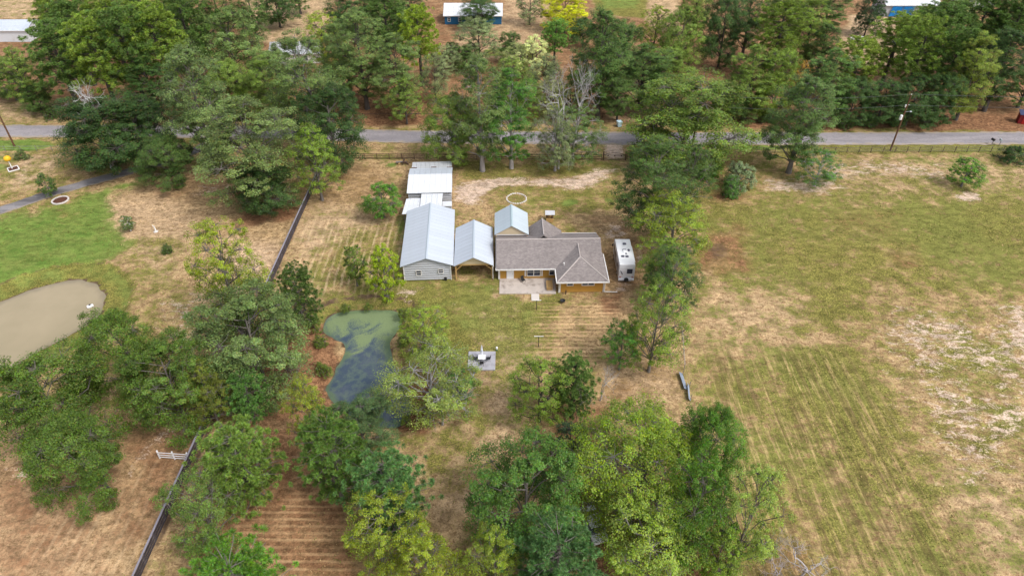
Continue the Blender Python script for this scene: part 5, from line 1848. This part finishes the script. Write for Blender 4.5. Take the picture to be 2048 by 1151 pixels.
KIND = {
    'oak': [broadleaf(s, 15, 6.5, .18, 27, 18, 128, .165, .40, .33, .04, .6) for s in (1, 2, 3)],
    'tall': [broadleaf(s, 22, 5.6, .15, 38, 15, 108, .165, .38, .35, .04, .6) for s in (11, 12, 13)],
    'giant': [broadleaf(s, 20, 9.0, .18, 48, 17, 100, .16, .45, .27, .05, .55) for s in (15,)],
    'airy': [broadleaf(s, 13, 5.2, .22, 28, 14, 84, .14, .5, .31, .16, .55) for s in (21, 22, 23)],
    'young': [broadleaf(s, 6, 2.4, .25, 16, 13, 84, .105, .42, .38) for s in (31, 32)],
    'wispy': [broadleaf(s, 10, 4.6, .2, 30, 13, 84, .115, .5, .33, .18, .55) for s in (41, 42)],
    'shrub': [broadleaf(s, 2.6, 1.9, .02, 14, 12, 70, .095, .45, .42, .05, .7) for s in (51, 52)],
    'pine': [pine(s, 13, 4.4, .14, 15, 8, 6, 84, .46, .36, 1.3) for s in (61, 62, 63)],
    'loblolly': [pine(s, 24, 5.0, .34, 14, 6, 8, 84, .60, .45, 1.6) for s in (71, 72, 73)],
    'bare': [bare(s, 8, 3.6, 6) for s in (81, 82)],
    'snag': [bare(s, 7, 4.0, 6, .2, .75) for s in (91, 92)],
}
TREE_N = {}


def measure(entry):
    wood, crown, H, R = entry
    me = crown or wood
    co = np.zeros(len(me.vertices) * 3, np.float32)
    me.vertices.foreach_get('co', co)
    co = co.reshape(-1, 3)
    return (wood, crown, float(np.percentile(co[:, 2], 99.8)), float(np.percentile(np.hypot(co[:, 0], co[:, 1]), 96)))


KIND = {k: [measure(e) for e in v] for k, v in KIND.items()}


FOOT_SEEN = {(917, 327), (965, 341), (1023, 336), (1110, 341), (1143, 329), (1577, 345), (1629, 371), (1922, 372), (768, 434), (715, 571), (776, 601), (1297, 742), (1238, 738),
             (735, 218), (814, 247), (845, 172), (1195, 240), (1436, 134), (561, 55), (1728, 72), (674, 328), (1312, 470), (104, 393), (262, 461), (1078, 842), (1142, 832)}


def row_of(y, z):
    d = y * C_ - (z - CAM_H) * S_
    return 575.5 - FOC * (y * S_ + (z - CAM_H) * C_) / d


def crown_top_row(y, h, r, cb):
    zc, zr = h * (cb + 1) / 2, h * (1 - cb) / 2
    return min(row_of(y + 0.92 * r * math.cos(a), zc + zr * math.sin(a)) for a in np.linspace(0.1, 1.6, 12))


def tree(kind, label, base, top, width, col, cat='tree', name=None, bark=(.17, .15, .135), rz=None, group=None):
    """base: photo point of the foot; top: photo row of the crown top; width: crown width in photo pixels"""
    x, y = G(*base)
    cb = {'bare': .3, 'snag': .3, 'shrub': 0.0}.get(kind, .2)
    for _ in range(6):
        r = width / 2 / (FOC / (y * C_ + (CAM_H - 6) * S_))
        lo, hi = max(1.0, 1.05 * r), 34.0
        if crown_top_row(y, lo, r, cb) < top and base not in FOOT_SEEN:
            y -= 0.12 * r + .1
            h = lo
            continue
        for _k in range(24):
            h = (lo + hi) / 2
            if crown_top_row(y, h, r, cb) > top:
                lo = h
            else:
                hi = h
        break
    d0, d1 = y * C_ + CAM_H * S_, y * C_ + (CAM_H - h * .6) * S_
    x = (base[0] - 1024) / FOC * (d0 if base in FOOT_SEEN else d1)
    w = width / (FOC / d1)
    zbase = 0.0
    i = TREE_N.get(kind, 0)
    TREE_N[kind] = i + 1
    wood, crown, H0, R0 = KIND[kind][i % len(KIND[kind])]
    t = thing(name or {'pine': 'pine_tree', 'loblolly': 'pine_tree', 'shrub': 'shrub', 'bare': 'bare_tree', 'snag': 'dead_branches', 'oak': 'oak_tree', 'tall': 'oak_tree', 'giant': 'broadleaf_tree'}.get(kind, 'broadleaf_tree'),
              label, cat, (x, y, zbase - .05), (i * 2.1 + .4) if rz is None else rz, group)
    sxy, sz = w / (2.0 * R0), h / H0
    ax = .92 + .16 * ((i * 7) % 5) / 4
    t.scale = (sxy * ax, sxy / ax, sz)
    tr = place('trunk', wood, t)
    tr.color = (*bark, 1)
    if crown is not None:
        c = place('crown', crown, t)
        k = (1.50, 1.58, 1.15) if kind in ('pine', 'loblolly') else (1.36, 1.46, 1.08)
        c.color = (col[0] * k[0], col[1] * k[1], col[2] * k[2], 1)
    return t


DK = (.046, .080, .032)
OD = (.070, .110, .040)
OG = (.115, .155, .066)
OL = (.125, .170, .050)
LT = (.155, .215, .052)
YG = (.175, .215, .048)
PN = (.085, .165, .055)
PY = (.125, .170, .045)
PD = (.075, .118, .042)
GR = (.165, .19, .115)
YL = (.36, .36, .025)
WHITE = (.42, .40, .39)
GREY = (.34, .32, .32)

# -- along the front of the yard and the left neighbour
tree('oak', 'dark green oak with dead white limbs at its crown left by the driveway', (200, 338), 188, 200, DK)
tree('oak', 'dark oak between the dead-limbed oak and the tallest grey-green oak', (268, 326), 196, 150, DK)
tree('snag', 'bleached dead limbs rising above the dark left oak', (182, 338), 158, 125, None, 'dead branches', bark=(.55, .53, .52))
tree('tall', 'tallest grey-green oak left of the boundary fence by the driveway', (392, 345), 96, 168, (.125, .165, .078))
tree('oak', 'low dark oak in front of the tallest grey-green oak', (345, 366), 262, 130, OD)
tree('tall', 'broad grey-green oak standing at the upper end of the boundary fence', (505, 408), 183, 205, (.135, .17, .078))
tree('oak', 'low dark-skirted oak under the broad oak by the boundary fence', (525, 426), 322, 130, DK)
tree('airy', 'bright green slender tree right against the boundary fence top', (628, 400), 252, 115, LT)
tree('oak', 'dark oak by the road at the upper left yard corner', (674, 328), 172, 145, DK)
tree('tall', 'tall pale tree leaning left above the road behind the fence oaks', (628, 292), 58, 180, OG, bark=(.2, .18, .17))
tree('oak', 'first whitewashed oak left in the row behind the rail fence', (917, 327), 178, 125, OL, bark=(.33, .30, .29))
tree('tall', 'second oak of the row with large crown over the road', (965, 341), 116, 135, OG, bark=(.33, .30, .29))
tree('tall', 'third oak of the row with fresh green slim crown', (1023, 336), 132, 108, (.08, .165, .045), bark=(.33, .30, .29))
tree('wispy', 'fourth tree of the row with low sparse leaves', (1110, 341), 214, 100, GR, bark=(.33, .30, .29))
tree('airy', 'fifth tree of the row thin and grey green beside the gate', (1143, 329), 208, 120, (.10, .145, .06), bark=(.33, .30, .29))
tree('bare', 'bleached bare tree rising white from the front row', (1122, 338), 128, 110, None, bark=WHITE)
tree('bare', 'bleached bare limbs tangled above the fifth row tree', (1155, 322), 104, 95, None, bark=WHITE)
tree('oak', 'huge spreading green oak over the road right of the gate', (1378, 330), 146, 262, OL)
tree('snag', 'grey dead twigs at the right flank of the huge oak', (1432, 318), 262, 60, None, 'dead branches', bark=GREY)
tree('tall', 'big oak with leaning trunk above the motorhome', (1312, 470), 268, 165, OD)
tree('airy', 'lower right oak crown between the huge oak and the field', (1385, 420), 282, 110, OD)
tree('shrub', 'bright green bush below the huge oak at the fence', (1412, 352), 300, 70, (.09, .20, .04), 'bush')
tree('shrub', 'blue-grey weeping bush at the field edge', (1478, 372), 320, 70, (.20, .24, .17), 'bush')
tree('shrub', 'low dark green bush below the blue-grey bush', (1466, 392), 350, 45, PN, 'bush')
tree('tall', 'lone tall oak standing at the field edge by the road', (1577, 345), 153, 140, (.10, .15, .062))
tree('wispy', 'small crooked thin tree right of the lone field oak', (1629, 371), 296, 90, PN, bark=GREY)
tree('young', 'round bushy green sapling alone in the upper right field', (1922, 372), 312, 64, (.10, .20, .045))
tree('shrub', 'dark hedge bush at the right end of the field fence', (2032, 318), 288, 60, DK, 'bush')
# right boundary of the yard
tree('airy', 'yellow-green slender tree right of the motorhome', (1350, 530), 386, 155, YG)
tree('airy', 'dark narrow tree below the yellow-green tree on the right boundary', (1342, 632), 485, 112, OD)
tree('airy', 'bright green bushy tree midway down the right boundary', (1330, 585), 468, 95, LT)
tree('wispy', 'pale green thin tree in the lower right corner of the yard', (1297, 742), 560, 135, LT)
tree('airy', 'small dark green tree next to the pale thin one', (1238, 738), 642, 78, (.07, .16, .04))
tree('young', 'small leafy tree by the right boundary above the thin pale tree', (1322, 600), 522, 70, OD)
# middle of the yard
tree('young', 'small green fruit tree standing between fence and sheds', (768, 434), 362, 86, (.085, .165, .04))
tree('young', 'small dull green tree left of the barn', (715, 571), 490, 52, OL)
tree('young', 'bright yellow-green tree at the near barn corner', (776, 601), 484, 78, (.20, .25, .03))
tree('wispy', 'soft yellow-green willow on the far right bank of the algae pond', (846, 708), 606, 115, (.20, .255, .06), name='willow_tree')
tree('wispy', 'wide pale willow leaning over the algae pond', (858, 815), 672, 215, (.19, .225, .08), name='willow_tree', bark=GREY)
tree('snag', 'bare grey branches under the wide pond willow', (880, 848), 738, 135, None, 'dead branches', bark=GREY)
tree('young', 'blue-green low sapling right beside the pond willow', (915, 812), 735, 62, PN)
tree('wispy', 'thin green tree in mid lawn below the slab', (1078, 842), 704, 125, LT, bark=(.07, .06, .055))
tree('pine', 'small pine with dark trunk in mid lawn below the slab', (1142, 832), 704, 100, (.105, .165, .06), bark=(.06, .05, .045))
tree('bare', 'grey leafless shrub among the mid lawn trees', (1205, 800), 722, 72, None, bark=(.42, .40, .39))
tree('bare', 'faint grey leafless shrub next to the small pine', (1168, 838), 752, 50, None, bark=(.42, .40, .39))
# left of the boundary fence
tree('airy', 'tall yellow-green tree left of the boundary fence', (440, 660), 432, 165, (.19, .22, .042))
tree('pine', 'dark pine at the boundary fence above the algae pond', (592, 652), 528, 88, PD)
tree('oak', 'big grey-green oak astride the boundary fence left of the pond', (497, 758), 568, 236, (.125, .165, .075))
tree('oak', 'dark olive oak beside the muddy pond shore', (255, 785), 602, 172, (.085, .130, .034))
tree('oak', 'large dark olive oak at the left edge of the picture', (90, 905), 690, 222, (.085, .128, .034))
tree('oak', 'dark olive oak in the middle of the left grove', (335, 850), 668, 168, (.085, .130, .036))
tree('oak', 'low dark olive oak at the near edge of the left grove', (170, 990), 800, 200, (.080, .122, .034))
tree('airy', 'brownish green tree pressed against the dark fence below the big oak', (412, 852), 722, 100, (.125, .14, .035))
tree('young', 'small dark tree in front of the kerbed mulch ring', (104, 393), 344, 38, PD)
tree('young', 'tiny leafy tree with whitewashed trunk on the tan lawn', (262, 461), 430, 32, OG, bark=(.75, .74, .72))
tree('shrub', 'tiny dark bush on the tan lawn left of the yellow-green tree', (331, 506), 486, 24, PD, 'bush')
tree('shrub', 'dull bush behind the yellow-topped post', (40, 318), 298, 30, OG, 'bush')
# below the pond
tree('pine', 'bushy green pine right of the fence below the big grey-green oak', (492, 836), 736, 96, PN)
tree('pine', 'broad light green pine right of the fence beside the white rails', (478, 990), 832, 172, (.125, .185, .055))
tree('wispy', 'thin spreading tree hanging over the near end of the dark fence', (405, 1085), 930, 160, (.12, .175, .055))
tree('pine', 'vivid green round pine cut by the bottom edge at lower left', (470, 1262), 1072, 210, (.095, .185, .042))
tree('airy', 'yellowish small tree at the near left shore of the algae pond', (616, 905), 752, 92, (.185, .21, .045))
tree('oak', 'dark grey-green round tree on the near shore of the algae pond', (718, 898), 784, 128, (.075, .115, .058))
tree('pine', 'tall bright pine in front of the dark pond-side tree', (660, 995), 815, 140, (.10, .165, .052))
tree('pine', 'blue-green pine right of the tall bright pine', (775, 1055), 884, 170, (.085, .16, .07))
tree('airy', 'olive yellow tree in front of the blue-green pine', (752, 1120), 962, 175, (.17, .20, .042))
tree('airy', 'yellow-green tree at the bottom edge left of the lower lawn', (850, 1205), 1045, 185, (.195, .225, .045))
tree('oak', 'broad mid-green oak at bottom centre with dense crown', (1052, 1082), 872, 245, (.085, .15, .045))
tree('young', 'small dark bluish tree behind the bottom centre oak', (1140, 915), 838, 85, (.055, .085, .055))
tree('pine', 'blue-green pine cut by the bottom edge at centre', (1110, 1235), 1032, 190, (.08, .15, .07))
tree('airy', 'yellow-green tree between bottom pine and lawn', (990, 1215), 1052, 115, YG)
tree('giant', 'largest light green tree at bottom right with grey twigs', (1295, 1010), 772, 330, (.165, .215, .048), bark=(.20, .18, .17))
tree('airy', 'pale green tree leaning forward from the largest light tree', (1285, 1155), 972, 235, (.185, .235, .062), bark=(.22, .20, .19))
tree('oak', 'dark green tree behind the right flank of the largest light tree', (1425, 1010), 790, 165, (.08, .15, .035))
tree('airy', 'lower dark green tree at the right of the bottom grove', (1395, 1120), 905, 165, (.085, .155, .035))
tree('wispy', 'pale lime feathery tree at the right end of the bottom grove', (1500, 1150), 922, 140, (.23, .29, .095), bark=(.15, .13, .12))
tree('young', 'small lime tree at the foot of the feathery one', (1440, 1175), 1045, 90, LT)
tree('snag', 'bare whitish brush heap at the bottom right field edge', (1618, 1142), 1060, 150, None, 'dead branches', bark=(.40, .36, .36))
tree('snag', 'second lower bare brush heap at the bottom right field edge', (1560, 1150), 1082, 120, None, 'dead branches', bark=(.36, .31, .31))
tree('bare', 'bare whitish sapling sticking up from the brush heap', (1560, 1120), 1040, 60, None, bark=(.46, .40, .39))
tree('bare', 'fallen whitish branch at the left shore of the algae pond', (590, 772), 720, 42, None, 'dead branches', bark=WHITE, name='dead_branches')

# -- woods across the road: (kind, foot, top row, width, colour, label)
WOODS = [
    ('airy', (38, 222), 95, 90, OL, 'olive bushy tree at the far left road edge'),
    ('loblolly', (118, 232), 38, 120, PD, 'dark pine second from the left in the roadside wood'),
    ('loblolly', (118, 140), -20, 95, PY, 'yellowish pine in front of the white outbuilding'),
    ('loblolly', (150, 170), -5, 110, PD, 'pine behind the leftmost roadside pines'),
    ('oak', (70, 226), 165, 70, OD, 'low bushy oak at the left road edge'),
    ('loblolly', (195, 235), 22, 120, PY, 'yellow-green pine above the dead white limbs'),
    ('loblolly', (255, 228), 8, 120, PD, 'dark pine left of the tallest grey-green oak'),
    ('loblolly', (222, 160), -25, 110, PY, 'far yellow-green pine at the top left'),
    ('loblolly', (315, 215), 0, 120, PY, 'yellow-green pine directly above the tallest grey-green oak'),
    ('tall', (300, 240), 110, 100, (.045, .08, .03), 'dark oak wedged behind the tallest grey-green oak'),
    ('loblolly', (372, 185), -20, 110, PD, 'dark tall pine with bare lower stem at top left'),
    ('tall', (385, 120), -30, 100, OD, 'dark far tree left of the domed oak'),
    ('oak', (458, 178), 18, 135, OG, 'grey-green domed oak behind the roadside wood'),
    ('oak', (468, 232), 112, 110, OL, 'green oak below the domed oak'),
    ('tall', (500, 95), -40, 70, OD, 'dark far tree left of the tan clearing'),
    ('oak', (561, 55), -45, 85, DK, 'dark tree standing in the tan clearing'),
    ('tall', (592, 28), -60, 60, OD, 'second dark tree at the back of the tan clearing'),
    ('airy', (640, 165), 20, 90, (.17, .21, .04), 'yellow-green tree above the tall leaning pale tree'),
    ('oak', (700, 75), -30, 110, DK, 'dark far oak right of the tan clearing'),
    ('tall', (690, 190), 38, 90, OG, 'grey-green tree behind the dark road oak'),
    ('tall', (735, 218), 22, 120, OG, 'tall roadside oak with dark stem on red litter'),
    ('loblolly', (770, 150), -18, 100, PD, 'pine behind the tall roadside oak'),
    ('tall', (795, 225), 62, 105, OG, 'grey-green oak right of the tall roadside oak'),
    ('airy', (814, 247), 152, 82, OL, 'low pale oak with thin stem at the far verge'),
    ('loblolly', (845, 172), 8, 80, (.155, .20, .04), 'bright green pine left of the blue house'),
    ('tall', (828, 60), -50, 90, DK, 'dark far tree left of the blue house'),
    ('wispy', (868, 205), 105, 60, GR, 'pale thin tree left of the second row oak'),
    ('oak', (966, 58), -8, 85, DK, 'dark tree growing against the blue house'),
    ('airy', (958, 132), 36, 95, GR, 'greyish tree below the blue house'),
    ('oak', (930, 140), 88, 70, OD, 'small dark tree below the greyish tree'),
    ('young', (1065, 160), 68, 75, (.36, .36, .22), 'whitish sparse tree right of the green lawn patch'),
    ('airy', (1020, 210), 112, 80, OL, 'pale olive tree behind the third row oak'),
    ('wispy', (1060, 50), -30, 60, GR, 'thin far tree by the dirt track'),
    ('loblolly', (1110, 130), 38, 62, (.11, .19, .06), 'light green pine below the yellow tree'),
    ('oak', (1130, 66), -14, 88, YL, 'vivid yellow autumn tree at the top'),
    ('oak', (1168, 92), 32, 60, DK, 'dark tree right below the yellow tree'),
    ('wispy', (1090, 190), 108, 80, GR, 'pale thin tree behind the bleached bare tree'),
    ('tall', (1195, 240), 20, 130, OD, 'large dark green oak with tall brown stem over the road'),
    ('oak', (1240, 175), 40, 110, OD, 'dark oak right of the brown-stemmed oak'),
    ('tall', (1288, 218), 82, 120, OD, 'dense dark oak across the road from the gate'),
    ('airy', (1312, 120), 10, 78, (.15, .19, .035), 'yellow-green tree at the top right of centre'),
    ('oak', (1365, 145), 12, 95, OL, 'green round oak at the top right of centre'),
    ('tall', (1330, 232), 120, 90, OD, 'dark oak behind the huge road oak'),
    ('oak', (1436, 134), -18, 105, DK, 'very dark oak with stem on bare soil'),
    ('tall', (1502, 115), -35, 90, DK, 'very dark far oak at top right'),
    ('loblolly', (1560, 160), -8, 110, (.12, .16, .045), 'broad pine behind the roadside thicket'),
    ('bare', (1556, 148), 62, 60, None, 'grey leafless tree before the broad pine'),
    ('tall', (1505, 238), 85, 110, OL, 'grey-green oak at the verge left of the lone field oak'),
    ('oak', (1560, 240), 95, 100, (.12, .165, .04), 'brighter green oak at the verge above the lone field oak'),
    ('tall', (1628, 130), -12, 100, PY, 'yellowish tall tree left of the dark conical tree'),
    ('young', (1600, 190), 120, 50, (.30, .19, .07), 'small orange-brown tree in the roadside thicket'),
    ('tall', (1650, 150), 48, 75, OD, 'dark green tree behind the thicket'),
    ('oak', (1728, 72), -12, 58, (.035, .06, .032), 'dark conical tree beside the tarp barn'),
    ('tall', (1660, 244), 92, 105, (.09, .145, .055), 'green oak in the thicket right of the lone field oak'),
    ('loblolly', (1715, 205), 72, 100, (.15, .19, .05), 'light green pine above the thicket'),
    ('oak', (1712, 248), 148, 95, DK, 'dark bushy tree at the verge left of the brown pole'),
    ('loblolly', (1790, 180), 26, 110, PY, 'yellow-green pine below the tarp barn'),
    ('loblolly', (1840, 215), 28, 105, OL, 'tall yellow-green pine right of centre in the right wood'),
    ('oak', (1770, 250), 158, 100, DK, 'dark bushy tree at the verge behind the brown pole'),
    ('loblolly', (1885, 165), 4, 115, PD, 'dark pine behind the right wood'),
    ('oak', (1832, 250), 150, 100, DK, 'dark bushy tree at the verge right of the brown pole'),
    ('loblolly', (1905, 225), 52, 100, PD, 'pine with pale stem in the right wood'),
    ('oak', (1888, 246), 140, 90, DK, 'dark oak at the right end of the thicket'),
    ('tall', (1955, 240), 62, 110, (.15, .18, .05), 'olive oak with pale leaning stem at far right'),
    ('loblolly', (1960, 150), -18, 110, PD, 'tall dark pine behind the olive oak'),
    ('tall', (2010, 222), 60, 110, DK, 'dark oak above the red shelter'),
    ('loblolly', (2030, 160), -20, 120, PD, 'pine at the top right corner'),
    ('tall', (2070, 215), 90, 90, OD, 'oak cut by the right edge above the red shelter'),
    ('oak', (1920, 60), -30, 80, OL, 'small far tree left of the grey cottage'),
    ('oak', (1850, 85), 10, 80, PY, 'rounded yellowish tree right below the tarp barn'),
    ('airy', (400, 240), 150, 90, OD, 'green tree between the tallest and broad grey-green oaks'),
    ('oak', (560, 215), 90, 110, OG, 'pale oak before the hidden white house'),
    ('tall', (545, 245), 110, 100, OL, 'oak above the broad fence oak'),
    ('tall', (130, 110), -50, 110, PD, 'dark far tree behind the white outbuilding wood'),
    ('tall', (300, 110), -50, 110, OD, 'far oak behind the yellow-green pines'),
    ('tall', (1240, 240), 135, 70, OD, 'dark narrow oak right of the road opening'),
    ('airy', (1050, 240), 160, 70, OL, 'light tree on the far verge between row oaks'),
    ('airy', (1000, 236), 150, 85, OL, 'olive tree on the far verge behind the second row oak'),
    ('wispy', (1042, 150), 84, 80, (.26, .27, .15), 'pale thin tree left of the whitish sparse tree'),
    ('wispy', (1102, 232), 152, 92, (.22, .23, .12), 'pale thin verge tree behind the bleached bare tree'),
    ('airy', (1142, 236), 165, 85, (.13, .15, .06), 'dull olive tree on the verge right of the bleached tree'),
    ('oak', (1335, 178), 92, 110, OL, 'round green oak left of the bare soil clearing'),
    ('oak', (1472, 240), 168, 85, OD, 'low dark oak at the verge right of the huge oak'),
    ('airy', (882, 152), 88, 72, GR, 'thin grey-green tree below the bright green pine'),
    ('tall', (432, 92), -45, 95, PD, 'dark far tree above the domed oak'),
    ('tall', (250, 62), -60, 100, OD, 'far dark tree second from the top left corner'),
    ('tall', (352, 62), -60, 95, OL, 'far olive tree at the top left'),
    ('tall', (1592, 62), -45, 100, OD, 'far dark tree behind the broad pine'),
    ('tall', (1662, 66), -50, 90, OD, 'far dark tree left of the dark conical tree'),
    ('oak', (1232, 112), 42, 90, OD, 'dark oak below the far green lawn'),
    ('tall', (1400, 70), -40, 80, OL, 'far green tree right of the yellow-green tree'),
    ('oak', (1020, 125), 62, 50, OD, 'small dark tree at the right end of the green lawn patch'),
    ('oak', (780, 95), -15, 90, OG, 'grey-green far oak behind the tall roadside oak'),
    ('airy', (660, 235), 130, 90, OD, 'dark tree behind the road oak at the yard corner'),
    ('oak', (1990, 130), 40, 100, OL, 'olive oak behind the dark oak above the red shelter'),
    ('tall', (2045, 90), -30, 90, OD, 'far oak cut by the top right corner'),
    ('oak', (10, 200), 112, 80, OD, 'oak cut by the left edge above the road'),
]
for kd, bs, tp, wd, cl, lb in WOODS:
    cl = cl and tuple(q * 1.22 for q in cl)
    tree(kd, lb, bs, tp, wd, cl, group='trees in the wood across the road', bark=(.34, .32, .31) if kd == 'bare' else (.10, .085, .075))
SHR = [
    (1640, 250, 30, 'at the verge below the green thicket oak'), (1690, 254, 34, 'left of the brown pole foot across the road'), (1740, 252, 36, 'across the road just left of the brown pole'),
    (1800, 252, 34, 'across the road just right of the brown pole'), (1862, 250, 30, 'at the right end of the dark thicket'), (470, 240, 34, 'across the road behind the broad fence oak'),
    (150, 234, 36, 'by the far verge above the dead white limbs'), (100, 236, 30, 'by the far verge at left'), (290, 244, 40, 'behind the tallest grey-green oak'),
    (905, 112, 40, 'at the left of the green lawn patch'), (1100, 150, 36, 'below the light green pine'), (1530, 244, 34, 'at the verge left of the lone field oak top'),
    (1172, 252, 20, 'on the verge left of the road opening'), (640, 740, 26, 'at the left bank of the algae pond'), (640, 690, 30, 'at the upper left bank of the algae pond'),
    (625, 655, 36, 'on the bank by the boundary pine'), (690, 622, 22, 'at the upper edge of the algae pond'), (735, 617, 18, 'at the middle of the algae pond far bank'), (805, 632, 26, 'at the upper right corner of the algae pond'),
    (652, 745, 24, 'low on the left bank of the algae pond'), (700, 850, 30, 'on the near bank of the algae pond'), (812, 845, 24, 'at the lower right end of the algae pond'), (806, 690, 30, 'under the far pond willow'),
]
for px, py, w, wh in SHR:
    tree('shrub', 'low green bush ' + wh, (px, py), py - w * .75, w, OD if py < 300 else (.12, .16, .045), 'bush', group='low bushes')
